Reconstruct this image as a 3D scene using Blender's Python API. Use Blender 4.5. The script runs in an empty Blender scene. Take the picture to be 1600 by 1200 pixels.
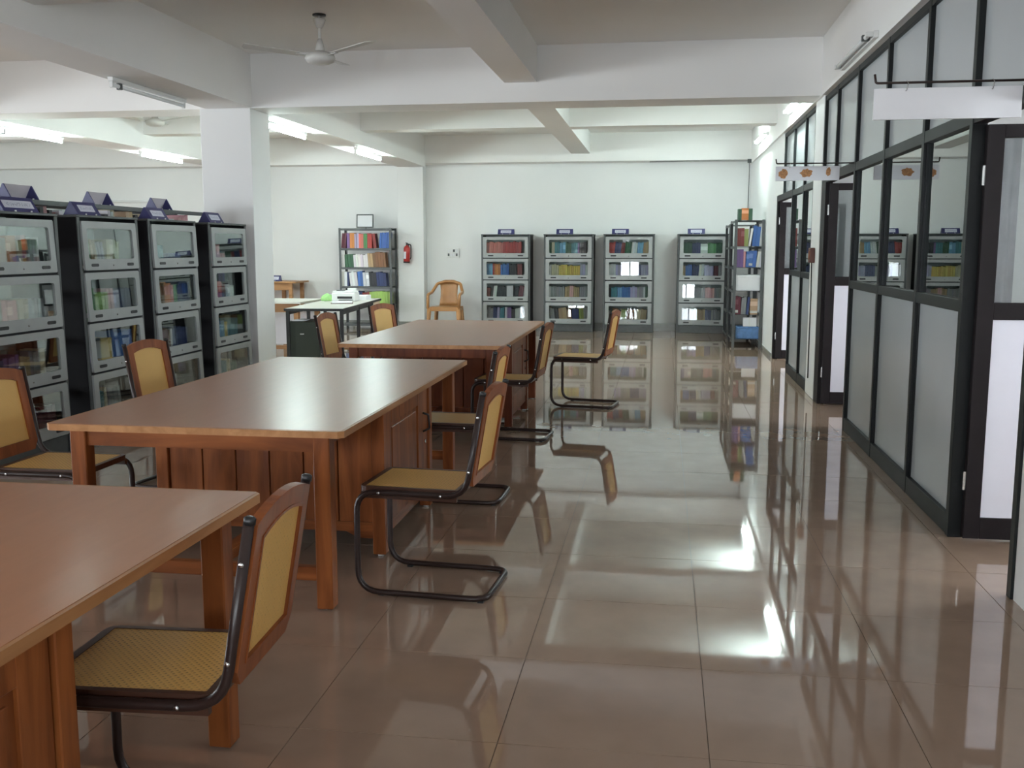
import bpy, bmesh, math, random
from mathutils import Matrix, Vector
PI = math.pi
S = bpy.context.scene
C = S.collection
random.seed(7)

# ------------------------------------------------------------------ camera, world, exposure
cam_d = bpy.data.cameras.new('camera'); cam = bpy.data.objects.new('camera', cam_d); C.objects.link(cam)
cam_d.sensor_fit = 'HORIZONTAL'; cam_d.sensor_width = 36.0; cam_d.lens = 1548.1/1600*36; cam_d.clip_start = .05
CAM = Vector((0, 0, 1.4135)); cam.location = CAM; cam.rotation_euler = (PI/2-.1369, 0, .14958); S.camera = cam
W = bpy.data.worlds.new('world'); S.world = W; W.use_nodes = True
W.node_tree.nodes['Background'].inputs['Color'].default_value = (.90, .94, 1.0, 1)
W.node_tree.nodes['Background'].inputs['Strength'].default_value = 5.0
S.view_settings.view_transform = 'Standard'; S.view_settings.look = 'None'
S.view_settings.exposure = 3.0; S.view_settings.gamma = 1; S.view_settings.use_curve_mapping = False
TUBE_POWER = 30.0; TUBE_COL = (.80, 1.0, .965)
S.cycles.max_bounces = 8; S.cycles.diffuse_bounces = 4; S.cycles.glossy_bounces = 4; S.cycles.transparent_max_bounces = 12
S.cycles.caustics_reflective = False; S.cycles.caustics_refractive = False; S.cycles.sample_clamp_indirect = 4.0
S.cycles.use_denoising = True

# ------------------------------------------------------------------ materials
def new_mat(name):
    m = bpy.data.materials.new(name); m.use_nodes = True
    return m, m.node_tree.nodes, m.node_tree.links, m.node_tree.nodes['Principled BSDF']
def plain(name, col, rough=.5, metal=0, var=.08, scale=8, bump=0, bscale=60, spec=.5):
    m, N, L, P = new_mat(name)
    tc = N.new('ShaderNodeTexCoord'); nz = N.new('ShaderNodeTexNoise'); nz.inputs['Scale'].default_value = scale; nz.inputs['Detail'].default_value = 4
    L.new(tc.outputs['Object'], nz.inputs['Vector'])
    r = N.new('ShaderNodeValToRGB'); r.color_ramp.elements[0].position = .3; r.color_ramp.elements[1].position = .7
    r.color_ramp.elements[0].color = tuple(c*(1-var) for c in col)+(1,); r.color_ramp.elements[1].color = tuple(min(1, c*(1+var)) for c in col)+(1,)
    L.new(nz.outputs['Fac'], r.inputs['Fac']); L.new(r.outputs['Color'], P.inputs['Base Color'])
    P.inputs['Roughness'].default_value = rough; P.inputs['Metallic'].default_value = metal; P.inputs['Specular IOR Level'].default_value = spec
    if bump:
        n2 = N.new('ShaderNodeTexNoise'); n2.inputs['Scale'].default_value = bscale; L.new(tc.outputs['Object'], n2.inputs['Vector'])
        b = N.new('ShaderNodeBump'); b.inputs['Strength'].default_value = bump; b.inputs['Distance'].default_value = .002
        L.new(n2.outputs['Fac'], b.inputs['Height']); L.new(b.outputs['Normal'], P.inputs['Normal'])
    return m
def wood(name, c1, c2, rough=.35, axis='Z', scale=6, bump=.08, spec=.22):
    m, N, L, P = new_mat(name)
    tc = N.new('ShaderNodeTexCoord'); mp = N.new('ShaderNodeMapping')
    s = {'X': (.12, 1, 1), 'Y': (1, .12, 1), 'Z': (1, 1, .12)}[axis]
    mp.inputs['Scale'].default_value = tuple(v*scale for v in s)
    oi = N.new('ShaderNodeObjectInfo'); ml = N.new('ShaderNodeMath'); ml.operation = 'MULTIPLY'; ml.inputs[1].default_value = 37
    L.new(oi.outputs['Random'], ml.inputs[0]); cb = N.new('ShaderNodeCombineXYZ'); L.new(ml.outputs[0], cb.inputs[0]); L.new(ml.outputs[0], cb.inputs[1]); L.new(ml.outputs[0], cb.inputs[2])
    L.new(cb.outputs[0], mp.inputs['Location']); L.new(tc.outputs['Object'], mp.inputs['Vector'])
    nz = N.new('ShaderNodeTexNoise'); nz.inputs['Scale'].default_value = 3; nz.inputs['Detail'].default_value = 6; nz.inputs['Distortion'].default_value = .6
    L.new(mp.outputs[0], nz.inputs['Vector'])
    r = N.new('ShaderNodeValToRGB'); e = r.color_ramp.elements; e[0].position = .32; e[1].position = .68; e[0].color = c1+(1,); e[1].color = c2+(1,)
    L.new(nz.outputs['Fac'], r.inputs['Fac']); L.new(r.outputs['Color'], P.inputs['Base Color'])
    P.inputs['Roughness'].default_value = rough
    P.inputs['Specular IOR Level'].default_value = spec
    if bump:
        b = N.new('ShaderNodeBump'); b.inputs['Strength'].default_value = bump; b.inputs['Distance'].default_value = .002
        L.new(nz.outputs['Fac'], b.inputs['Height']); L.new(b.outputs['Normal'], P.inputs['Normal'])
    return m
def glassy(name, tint, refl=1.0, rough=.0, ior=1.5):
    m, N, L, P = new_mat(name); N.remove(P); out = N['Material Output']
    t = N.new('ShaderNodeBsdfTransparent'); t.inputs['Color'].default_value = tint+(1,)
    g = N.new('ShaderNodeBsdfGlossy'); g.inputs['Roughness'].default_value = rough; g.inputs['Color'].default_value = (.95, .97, .97, 1)
    f = N.new('ShaderNodeFresnel'); f.inputs['IOR'].default_value = ior
    ml = N.new('ShaderNodeMath'); ml.operation = 'MULTIPLY'; ml.inputs[1].default_value = refl; ml.use_clamp = True
    L.new(f.outputs[0], ml.inputs[0]); mx = N.new('ShaderNodeMixShader'); L.new(ml.outputs[0], mx.inputs['Fac'])
    L.new(t.outputs[0], mx.inputs[1]); L.new(g.outputs[0], mx.inputs[2]); L.new(mx.outputs[0], out.inputs['Surface'])
    return m
def emit(name, col, s):
    m, N, L, P = new_mat(name)
    P.inputs['Base Color'].default_value = (.9, .9, .9, 1); P.inputs['Emission Color'].default_value = col+(1,); P.inputs['Emission Strength'].default_value = s
    return m
def tile_mat():
    m, N, L, P = new_mat('polished_tile')
    tc = N.new('ShaderNodeTexCoord'); nz = N.new('ShaderNodeTexNoise'); nz.inputs['Scale'].default_value = 5; nz.inputs['Detail'].default_value = 8
    oi = N.new('ShaderNodeObjectInfo'); va = N.new('ShaderNodeVectorMath'); va.operation = 'ADD'
    L.new(tc.outputs['Object'], va.inputs[0]); L.new(oi.outputs['Location'], va.inputs[1]); L.new(va.outputs[0], nz.inputs['Vector'])
    r = N.new('ShaderNodeValToRGB'); e = r.color_ramp.elements; e[0].position = .3; e[1].position = .7
    e[0].color = (.30, .205, .148, 1); e[1].color = (.345, .240, .175, 1)
    L.new(nz.outputs['Fac'], r.inputs['Fac'])
    n2 = N.new('ShaderNodeTexNoise'); n2.inputs['Scale'].default_value = 140; L.new(va.outputs[0], n2.inputs['Vector'])
    mx = N.new('ShaderNodeMix'); mx.data_type = 'RGBA'; mx.blend_type = 'MULTIPLY'; mx.inputs['Factor'].default_value = .25
    L.new(r.outputs['Color'], mx.inputs['A']); L.new(n2.outputs['Color'], mx.inputs['B'])
    L.new(r.outputs['Color'], P.inputs['Base Color'])
    P.inputs['Roughness'].default_value = .035; P.inputs['IOR'].default_value = 1.9
    return m
def cane_mat():
    m, N, L, P = new_mat('woven_cane')
    tc = N.new('ShaderNodeTexCoord'); mp = N.new('ShaderNodeMapping'); mp.inputs['Rotation'].default_value = (0, 0, PI/4)
    L.new(tc.outputs['Object'], mp.inputs['Vector'])
    v = N.new('ShaderNodeTexVoronoi'); v.inputs['Scale'].default_value = 78; v.inputs['Randomness'].default_value = .12
    L.new(mp.outputs[0], v.inputs['Vector'])
    r = N.new('ShaderNodeValToRGB'); e = r.color_ramp.elements; e[0].position = .16; e[1].position = .30
    e[0].color = (.12, .06, .014, 1); e[1].color = (.70, .42, .12, 1)
    L.new(v.outputs['Distance'], r.inputs['Fac'])
    nz = N.new('ShaderNodeTexNoise'); nz.inputs['Scale'].default_value = 9; L.new(tc.outputs['Object'], nz.inputs['Vector'])
    mx = N.new('ShaderNodeMix'); mx.data_type = 'RGBA'; L.new(nz.outputs['Fac'], mx.inputs['Factor'])
    L.new(r.outputs['Color'], mx.inputs['A']); mx.inputs['B'].default_value = (.64, .38, .11, 1)
    L.new(mx.outputs['Result'], P.inputs['Base Color']); P.inputs['Roughness'].default_value = .5
    b = N.new('ShaderNodeBump'); b.inputs['Strength'].default_value = .5; b.inputs['Distance'].default_value = .002
    L.new(v.outputs['Distance'], b.inputs['Height']); L.new(b.outputs['Normal'], P.inputs['Normal'])
    return m
def book_mat(stuff=False):
    m, N, L, P = new_mat('book_cover_row' if stuff else 'book_cover')
    if stuff:
        a = N.new('ShaderNodeAttribute'); a.attribute_name = 'Col'; col = a.outputs['Color']
    else:
        oi = N.new('ShaderNodeObjectInfo'); col = oi.outputs['Color']
        tc = N.new('ShaderNodeTexCoord'); sx = N.new('ShaderNodeSeparateXYZ'); L.new(tc.outputs['Generated'], sx.inputs[0])
        # printed bands across the spine: a pale title block and a call-number sticker
        def band(lo, hi):
            a1 = N.new('ShaderNodeMath'); a1.operation = 'GREATER_THAN'; a1.inputs[1].default_value = lo; L.new(sx.outputs['Z'], a1.inputs[0])
            a2 = N.new('ShaderNodeMath'); a2.operation = 'LESS_THAN'; a2.inputs[1].default_value = hi; L.new(sx.outputs['Z'], a2.inputs[0])
            mm = N.new('ShaderNodeMath'); mm.operation = 'MULTIPLY'; L.new(a1.outputs[0], mm.inputs[0]); L.new(a2.outputs[0], mm.inputs[1]); return mm.outputs[0]
        def gate(src, lo):
            g = N.new('ShaderNodeMath'); g.operation = 'GREATER_THAN'; g.inputs[1].default_value = lo; L.new(oi.outputs['Random'], g.inputs[0])
            mm = N.new('ShaderNodeMath'); mm.operation = 'MULTIPLY'; L.new(src, mm.inputs[0]); L.new(g.outputs[0], mm.inputs[1]); return mm.outputs[0]
        m1 = N.new('ShaderNodeMix'); m1.data_type = 'RGBA'; L.new(gate(band(.10, .24), .6), m1.inputs['Factor'])
        L.new(col, m1.inputs['A']); m1.inputs['B'].default_value = (.62, .60, .56, 1)
        hs = N.new('ShaderNodeHueSaturation'); hs.inputs['Value'].default_value = 1.5; hs.inputs['Saturation'].default_value = .8; L.new(col, hs.inputs['Color'])
        m2 = N.new('ShaderNodeMix'); m2.data_type = 'RGBA'; L.new(gate(band(.55, .82), .45), m2.inputs['Factor'])
        L.new(m1.outputs['Result'], m2.inputs['A']); L.new(hs.outputs['Color'], m2.inputs['B']); col = m2.outputs['Result']
    L.new(col, P.inputs['Base Color']); P.inputs['Roughness'].default_value = .45
    return m
def sign_mat():
    m, N, L, P = new_mat('sign_label')
    tc = N.new('ShaderNodeTexCoord'); sx = N.new('ShaderNodeSeparateXYZ'); L.new(tc.outputs['Generated'], sx.inputs[0])
    mp = N.new('ShaderNodeMapping'); mp.inputs['Scale'].default_value = (16, 1, 2.2); L.new(tc.outputs['Generated'], mp.inputs['Vector'])
    nz = N.new('ShaderNodeTexNoise'); nz.inputs['Scale'].default_value = 1.6; nz.inputs['Detail'].default_value = 2; L.new(mp.outputs[0], nz.inputs['Vector'])
    g = N.new('ShaderNodeMath'); g.operation = 'GREATER_THAN'; g.inputs[1].default_value = .52; L.new(nz.outputs['Fac'], g.inputs[0])
    a1 = N.new('ShaderNodeMath'); a1.operation = 'COMPARE'; a1.inputs[1].default_value = .5; a1.inputs[2].default_value = .22; L.new(sx.outputs['Z'], a1.inputs[0])
    a2 = N.new('ShaderNodeMath'); a2.operation = 'COMPARE'; a2.inputs[1].default_value = .5; a2.inputs[2].default_value = .42; L.new(sx.outputs['X'], a2.inputs[0])
    m1 = N.new('ShaderNodeMath'); m1.operation = 'MULTIPLY'; L.new(a1.outputs[0], m1.inputs[0]); L.new(a2.outputs[0], m1.inputs[1])
    m2 = N.new('ShaderNodeMath'); m2.operation = 'MULTIPLY'; L.new(m1.outputs[0], m2.inputs[0]); L.new(g.outputs[0], m2.inputs[1])
    mx = N.new('ShaderNodeMix'); mx.data_type = 'RGBA'; L.new(m2.outputs[0], mx.inputs['Factor'])
    mx.inputs['A'].default_value = (.62, .62, .70, 1); mx.inputs['B'].default_value = (.36, .36, .46, 1)
    L.new(mx.outputs['Result'], P.inputs['Base Color']); P.inputs['Roughness'].default_value = .5
    return m
M = {
 'wall': plain('white_wall_paint', (.80, .80, .79), .6, var=.02, scale=1.2, bump=.05),
 'ceil': plain('ceiling_paint', (.86, .85, .83), .7, var=.02, scale=1.0),
 'skirt': plain('skirting_tile', (.30, .30, .27), .2, var=.06),
 'tile': tile_mat(), 'grout': plain('tile_grout', (.15, .11, .085), .8),
 'wood': wood('teak_wood', (.150, .041, .012), (.31, .098, .028), .38, 'Z'),
 'woodx': wood('teak_wood_across', (.150, .041, .012), (.31, .098, .028), .38, 'X'),
 'woody': wood('teak_wood_along', (.150, .041, .012), (.31, .098, .028), .38, 'Y'),
 'redwood': wood('red_stained_wood', (.105, .026, .010), (.19, .050, .017), .36, 'Z'),
 'lip': wood('table_lipping', (.33, .15, .06), (.46, .23, .10), .35, 'Y'),
 'lam': wood('brown_laminate', (.365, .148, .064), (.395, .162, .073), .285, 'Y', 10, 0, .5),
 'cwood': wood('chair_wood', (.17, .046, .015), (.31, .095, .03), .38, 'Z'),
 'cwoodd': plain('dark_seat_wood', (.06, .024, .014), .35, var=.2),
 'cane': cane_mat(),
 'tube': plain('brown_painted_tube', (.026, .014, .012), .3, 0, var=.1, scale=30, spec=.35),
 'black': plain('black_plastic', (.012, .012, .013), .4),
 'steel': plain('bright_steel', (.55, .55, .55), .25, 1),
 'dkgrey': plain('gunmetal_paint', (.075, .08, .08), .4, .1, var=.1, scale=20),
 'side': plain('shaded_case_paint', (.010, .0095, .011), .55, var=.15, spec=.2),  # near black: shade of the narrow gaps put into the colour
 'inner': plain('pale_case_lining', (.33, .39, .37), .6, var=.05),
 'door': plain('grey_door_paint', (.325, .335, .33), .38, .1, var=.05),
 'glass': glassy('bookcase_glass', (.94, .965, .96), .62),
 'pane': glassy('partition_glass', (.80, .83, .83), 1.7),
 'winglass': glassy('window_glass', (.95, .97, .97), .8),
 'frame': plain('black_aluminium', (.0085, .010, .0105), .45, 0, var=.1, spec=.22),
 'dframe': plain('dark_door_frame', (.013, .0095, .0105), .5, 0, var=.1, spec=.2),
 'frost': plain('frosted_grey_glass', (.45, .475, .49), .22, 0, var=.02, scale=2, spec=.6),
 'whitep': plain('white_panel', (.74, .73, .80), .35, var=.015),
 'board': plain('white_sign_board', (.72, .71, .73), .4, var=.015),
 'flake': plain('brown_glue_residue', (.40, .19, .075), .7, var=.35, scale=90),
 'white': plain('white_plastic', (.76, .76, .74), .35, var=.02),
 'fan': plain('white_fan_enamel', (.62, .61, .58), .35, var=.03),
 'paper': plain('white_paper', (.78, .78, .80), .7, var=.02),
 'page': plain('book_pages', (.62, .57, .47), .8, var=.1, scale=60),
 'tubeon': emit('lit_tube', TUBE_COL, TUBE_POWER),
 'tubeoff': plain('unlit_tube', (.78, .79, .78), .25, var=.01),
 'navy': plain('navy_sign_plastic', (.035, .035, .13), .35, var=.1),
 'label': sign_mat(), 'pink': plain('pale_sign_back', (.60, .54, .56), .5, var=.03),
 'red': plain('red_enamel', (.42, .025, .02), .3, var=.05),
 'green': plain('dark_green_steel', (.035, .045, .032), .4, var=.08),
 'lime': plain('light_green_cloth', (.30, .55, .20), .8, var=.15),
 'beige': plain('beige_laminate', (.58, .44, .29), .45, var=.04),
 'oak': wood('oak_desk_wood', (.30, .15, .06), (.42, .22, .10), .4, 'X'),
 'desktop': plain('pale_desk_laminate', (.60, .58, .52), .3, var=.02),
 'brownp': plain('brown_moulded_plastic', (.42, .20, .075), .35, var=.05),
 'boxred': plain('red_brown_box', (.12, .035, .02), .4),
 'bluepack': plain('blue_packet', (.09, .20, .42), .35, var=.2, scale=25),
 'office_strip': plain('grey_strip', (.42, .40, .43), .8, var=.1),
 'book': book_mat(), 'bookrow': book_mat(True),
}

# ------------------------------------------------------------------ helpers
def obj(name, me, mat=None, parent=None, loc=None, rot=None):
    o = bpy.data.objects.new(name, me); C.objects.link(o)
    if mat is not None and me is not None and not me.materials: me.materials.append(M[mat] if isinstance(mat, str) else mat)
    if parent: o.parent = parent
    if loc is not None: o.location = loc
    if rot is not None: o.rotation_euler = rot
    return o
def tag(o, label=None, cat=None, group=None, kind=None):
    if label: o['label'] = label
    if cat: o['category'] = cat
    if group: o['group'] = group
    if kind: o['kind'] = kind
    return o
def thing(name, label, cat, loc=(0, 0, 0), rot=(0, 0, 0), group=None, kind=None):
    o = obj(name, None, loc=loc, rot=rot); o.empty_display_size = .1
    return tag(o, label, cat, group, kind)
def finish(bm, name, smooth=False):
    bmesh.ops.recalc_face_normals(bm, faces=bm.faces)
    me = bpy.data.meshes.new(name); bm.to_mesh(me); bm.free()
    if smooth:
        for p in me.polygons: p.use_smooth = True
    return me
def addbox(bm, x0, x1, y0, y1, z0, z1):
    v = [bm.verts.new(p) for p in ((x0,y0,z0),(x1,y0,z0),(x1,y1,z0),(x0,y1,z0),(x0,y0,z1),(x1,y0,z1),(x1,y1,z1),(x0,y1,z1))]
    for f in ((0,1,2,3),(4,5,6,7),(0,1,5,4),(1,2,6,5),(2,3,7,6),(3,0,4,7)): bm.faces.new([v[i] for i in f])
def boxmesh(name, boxes, bevel=0):
    bm = bmesh.new()
    for b in boxes: addbox(bm, *b)
    if bevel: bmesh.ops.bevel(bm, geom=bm.edges[:], offset=bevel, segments=1, affect='EDGES')
    return finish(bm, name)
def box(name, mat, b, parent=None, bevel=0.0, **k):
    return obj(name, boxmesh(name, [b], bevel), mat, parent, **k)
def struct(name, mat, b, label=None, bevel=0):
    o = box(name, mat, b, bevel=bevel); o['kind'] = 'structure'
    if label: o['label'] = label
    return o
def prism(name, pts, y0, y1, axis='y'):
    """extrude a 2-D outline (a, b): axis y -> (a, y, b); axis x -> (x, a, b); axis z -> (a, b, z)"""
    bm = bmesh.new()
    f = {'y': lambda a, b, t: (a, t, b), 'x': lambda a, b, t: (t, a, b), 'z': lambda a, b, t: (a, b, t)}[axis]
    A = [bm.verts.new(f(a, b, y0)) for a, b in pts]; B = [bm.verts.new(f(a, b, y1)) for a, b in pts]
    bm.faces.new(A); bm.faces.new(B); n = len(pts)
    for i in range(n): bm.faces.new([A[i], A[(i+1) % n], B[(i+1) % n], B[i]])
    return finish(bm, name)
def ring(name, outer, inner, t0, t1, axis='y'):
    """a flat frame: outer and inner outlines with the same number of points, extruded"""
    bm = bmesh.new()
    f = {'y': lambda a, b, t: (a, t, b), 'x': lambda a, b, t: (t, a, b), 'z': lambda a, b, t: (a, b, t)}[axis]
    n = len(outer); V = [[bm.verts.new(f(a, b, t)) for a, b in pts] for t in (t0, t1) for pts in (outer, inner)]
    for i in range(n):
        j = (i+1) % n
        bm.faces.new([V[0][i], V[0][j], V[1][j], V[1][i]]); bm.faces.new([V[2][i], V[2][j], V[3][j], V[3][i]])
        bm.faces.new([V[0][i], V[0][j], V[2][j], V[2][i]]); bm.faces.new([V[1][i], V[1][j], V[3][j], V[3][i]])
    return finish(bm, name)
def rrect(x0, x1, z0, z1, r, seg=3):
    P = []
    for cx, cz, a0 in ((x1-r, z1-r, 0), (x0+r, z1-r, PI/2), (x0+r, z0+r, PI), (x1-r, z0+r, 1.5*PI)):
        for k in range(seg+1):
            a = a0+PI/2*k/seg; P.append((cx+r*math.cos(a), cz+r*math.sin(a)))
    return P
def fillet(pts, rad, seg=5):
    pts = [Vector(p) for p in pts]; out = [pts[0]]
    for i in range(1, len(pts)-1):
        r = rad[i] if isinstance(rad, (list, tuple)) else rad
        a = (pts[i-1]-pts[i]); b = (pts[i+1]-pts[i]); la, lb = a.length, b.length; a.normalize(); b.normalize()
        ang = a.angle(b); d = min(r/math.tan(ang/2), la*.49, lb*.49)
        p0, p1 = pts[i]+a*d, pts[i]+b*d
        for k in range(seg+1):
            t = k/seg; out.append(p0*(1-t)**2+pts[i]*2*t*(1-t)+p1*t*t)
    out.append(pts[-1]); return out
def sweep(name, pts, r, sides=8, flat=None, bm=None):
    own = bm is None
    if own: bm = bmesh.new()
    pts = [Vector(p) for p in pts]; rings = []; n = len(pts); up = None
    for i, p in enumerate(pts):
        t = (pts[min(i+1, n-1)]-pts[max(i-1, 0)]).normalized()
        if up is None: up = Vector((0, 0, 1)) if abs(t.z) < .9 else Vector((0, 1, 0))
        s = t.cross(up).normalized(); up = s.cross(t).normalized()
        rr = r[i] if isinstance(r, (list, tuple)) else r
        rings.append([bm.verts.new(p+(s*math.cos(2*PI*k/sides)+up*math.sin(2*PI*k/sides)*(flat or 1))*rr) for k in range(sides)])
    for i in range(n-1):
        for k in range(sides):
            bm.faces.new([rings[i][k], rings[i][(k+1) % sides], rings[i+1][(k+1) % sides], rings[i+1][k]])
    bm.faces.new(rings[0]); bm.faces.new(rings[-1])
    return finish(bm, name, True) if own else None
def lathe(name, prof, seg=16, axis='z'):
    bm = bmesh.new(); rings = []
    for r, h in prof:
        rings.append([bm.verts.new({'z': (r*math.cos(2*PI*k/seg), r*math.sin(2*PI*k/seg), h), 'y': (r*math.cos(2*PI*k/seg), h, r*math.sin(2*PI*k/seg)), 'x': (h, r*math.cos(2*PI*k/seg), r*math.sin(2*PI*k/seg))}[axis]) for k in range(seg)])
    for i in range(len(prof)-1):
        for k in range(seg): bm.faces.new([rings[i][k], rings[i][(k+1) % seg], rings[i+1][(k+1) % seg], rings[i+1][k]])
    bm.faces.new(rings[0]); bm.faces.new(rings[-1])
    return finish(bm, name, True)
def copy_tree(o, parent=None):
    c = o.copy(); C.objects.link(c)
    if parent: c.parent = parent
    for ch in list(o.children): copy_tree(ch, c)
    return c

# ------------------------------------------------------------------ the room shell
XL, XR, YR, YB = -12.4, 4.7, -3.2, 17.15      # left wall, outer office wall, rear wall, back wall
PX = 1.42                                      # partition plane
ZS, ZB, Z2 = 3.29, 2.775, 2.955                # slab, main beams, secondary beams
floor = struct('floor', 'grout', (XL-.2, XR+.2, YR-.2, YB+.2, -.20, -.003), 'polished beige vitrified tile floor with thin dark joints')
T = .6; TX0, TY0 = .158, 2.649
tile_me = boxmesh('tile', [(-T/2+.0012, T/2-.0012, -T/2+.0012, T/2-.0012, -.003, 0)], 0)
tiles = []
for i in range(-22, 9):
    for j in range(-11, 26):
        cx, cy = TX0+(i+.5)*T, TY0+(j+.5)*T
        if cx < XL-.2 or cx > XR+.2 or cy < YR-.2 or cy > YB+.2: continue
        tiles.append((cx, cy))
def tile_score(t):
    x, y = t
    if y < 1.5: return 99
    px = 800+1548*((x*math.cos(.1496)+y*math.sin(.1496))/(y*math.cos(.1496)-x*math.sin(.1496)))
    s = y
    if px < -150 or px > 1750: s += 60
    if x < -4.3: s += 30
    if x > 2.0: s += 20
    return s
tiles.sort(key=tile_score)
rt = random.Random(3)
for cx, cy in tiles[:290]:
    obj('tile', tile_me, 'tile', floor, loc=(cx, cy, rt.uniform(-.0004, 0)), rot=(rt.gauss(0, .0004), rt.gauss(0, .0004), 0))
bm = bmesh.new()
for cx, cy in tiles[290:]: addbox(bm, cx-T/2+.0012, cx+T/2-.0012, cy-T/2+.0012, cy+T/2-.0012, -.003, 0)
tag(obj('tile_field', finish(bm, 'tile_field'), 'tile', floor), kind='stuff')

struct('ceiling', 'ceil', (XL-.2, XR+.2, YR-.2, YB+.2, ZS, ZS+.2), 'white concrete ceiling slab between the beams')
struct('wall_back', 'wall', (XL-.2, PX+.2, YB, YB+.2, 0, ZS), 'white wall behind the row of far bookcases')
def wall_with_windows(name, axis, pos, thick, a0, a1, wins, label):
    """wall along x (axis 'x' at y=pos) or along y (axis 'y' at x=pos); wins: (a0,a1,z0,z1)"""
    bm = bmesh.new()
    def bx(p, q, z0, z1):
        if axis == 'x': addbox(bm, p, q, min(pos, pos+thick), max(pos, pos+thick), z0, z1)
        else: addbox(bm, min(pos, pos+thick), max(pos, pos+thick), p, q, z0, z1)
    prev = a0
    for p, q, z0, z1 in sorted(wins):
        bx(prev, p, 0, ZS); bx(p, q, 0, z0); bx(p, q, z1, ZS); prev = q
    bx(prev, a1, 0, ZS)
    o = obj(name, finish(bm, name), 'wall'); tag(o, label, kind='structure'); return o
win_n = [0]
def window(axis, pos, p, q, z0, z1):
    win_n[0] += 1
    w = thing('window_%d' % win_n[0], 'unseen steel framed window letting in daylight', None, kind='structure')
    def bx(name, mat, a, b, c, d, e=.025):
        return box(name, mat, (a, b, pos-e, pos+e, c, d) if axis == 'x' else (pos-e, pos+e, a, b, c, d), w)
    # portal in the opening: guides the sampling of the sky light that enters here, gives no light of its own
    ld = bpy.data.lights.new('window_portal', 'AREA'); ld.shape = 'RECTANGLE'; ld.size = q-p; ld.size_y = z1-z0; ld.cycles.is_portal = True
    po = bpy.data.objects.new('window_portal', ld); C.objects.link(po); po.parent = w
    po.location = ((p+q)/2, pos+.05, (z0+z1)/2) if axis == 'x' else (pos+(.05 if pos < 0 else -.05), (p+q)/2, (z0+z1)/2)
    po.rotation_euler = (-Vector((0, 1, 0)) if axis == 'x' else Vector((-1 if pos < 0 else 1, 0, 0))).to_track_quat('Z', 'Y').to_euler()
    fw = .05
    bx('window_frame', 'white', p, p+fw, z0, z1); bx('window_frame', 'white', q-fw, q, z0, z1)
    bx('window_frame', 'white', p+fw, q-fw, z0, z0+fw); bx('window_frame', 'white', p+fw, q-fw, z1-fw, z1)
    m = (p+q)/2; bx('mullion', 'white', m-.02, m+.02, z0+fw, z1-fw)
    bx('pane', 'winglass', p+fw, m-.02, z0+fw, z1-fw, .003); bx('pane', 'winglass', m+.02, q-fw, z0+fw, z1-fw, .003)
rear = [(-11.6, -10.2, .9, 2.2), (-9.4, -8.0, .9, 2.2), (-5.75, -4.95, .9, 2.2), (-3.6, -2.9, .9, 2.2), (-1.55, -.80, .9, 2.2), (.55, 1.25, .9, 2.2)]  # two leftmost are unseen, added to keep the daylight up
wall_with_windows('wall_rear', 'x', YR, -.2, XL-.2, XR+.2, rear, 'white wall with windows behind the camera')
for w_ in rear: window('x', YR-.1, *w_)
left = [(-1, .6, .9, 2.2), (3.0, 4.6, .9, 2.2), (6.6, 8.2, .9, 2.2), (11.0, 12.6, .9, 2.2)]  # unseen windows, added to bring daylight into the left half
wall_with_windows('wall_left', 'y', XL, -.2, YR, YB, left, 'white wall at the far left with added windows')
for w_ in left: window('y', XL-.1, *w_)
outer = [(2.2, 3.3, .9, 2.2), (5.2, 7.4, .9, 2.2), (10.4, 12.2, .9, 2.2)]  # nearest one unseen, placed to brighten the open door's panel
wall_with_windows('wall_outer', 'y', XR, .2, YR, YB, outer, 'outer wall of the glazed offices')
for w_ in outer: window('y', XR+.1, *w_)
struct('wall_right', 'wall', (PX, PX+.14, 13.12, YB, 0, ZB), 'white wall stretch between last office door and far corner')
struct('trim_1', 'wall', (PX, PX+.14, 12.49, 13.12, 2.06, ZB), 'white lintel over the farthest office door')
struct('wall_divider', 'wall', (PX+.45, XR, 9.55, 9.70, 0, ZS), 'white cross wall between two offices')
struct('wall_end', 'wall', (PX+.14, XR, 13.25, 13.40, 0, ZS), 'white end wall of the far office')
struct('wall_near', 'wall', (PX+.10, XR, 1.5, 1.62, 0, ZS), 'white cross wall beside the near office door')
struct('wall_side', 'wall', (PX+.012, PX+.10, YR, 4.115, 0, ZB), 'white wall beside the nearest office door')

def beam(b, label): struct('beam', 'ceil', b, label)
beam((XL, XR, 9.55, 10.02, ZB, ZS), 'wide white main beam crossing the room at the pillar')
beam((XL, XR, 2.3, 2.75, ZB, ZS), 'white main beam crossing above the camera')
beam((XL, PX, 16.78, YB, 2.83, ZS), 'white beam along the top of the back wall')
beam((-4.52, -4.03, YR, 9.55, ZB+.003, ZS), 'long white beam running from pillar towards the camera')
beam((-4.50, -4.02, 10.02, 16.78, ZB, ZS), 'long white beam behind pillar carrying two lit tubes')
beam((-7.65, -7.12, YR, 9.55, ZB+.003, ZS), 'left white beam running towards the camera')
beam((-7.65, -7.12, 10.02, 16.78, ZB, ZS), 'left white beam behind main beam carrying lit tubes')
beam((-1.51, -1.20, YR, 9.55, Z2, ZS), 'narrow secondary beam in the near ceiling bay')
beam((-1.53, -1.22, 10.02, 16.78, Z2, ZS), 'narrow secondary beam in the far ceiling bay')
beam((XL, PX, 5.82, 6.12, Z2+.004, ZS), 'narrow cross beam in the near ceiling bay')
beam((XL, PX, 13.1, 13.4, Z2+.004, ZS), 'narrow cross beam in the far ceiling bay')
beam((PX-.03, PX+.3, YR, YB, ZB-.003, ZS), 'white beam above the glazed office partition')
def pillar(b, label): struct('pillar', 'wall', b, label, .004)
pillar((-4.58, -4.05, 9.55, 10.02, 0, ZB), 'square white pillar beside the left bookcases')
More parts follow.
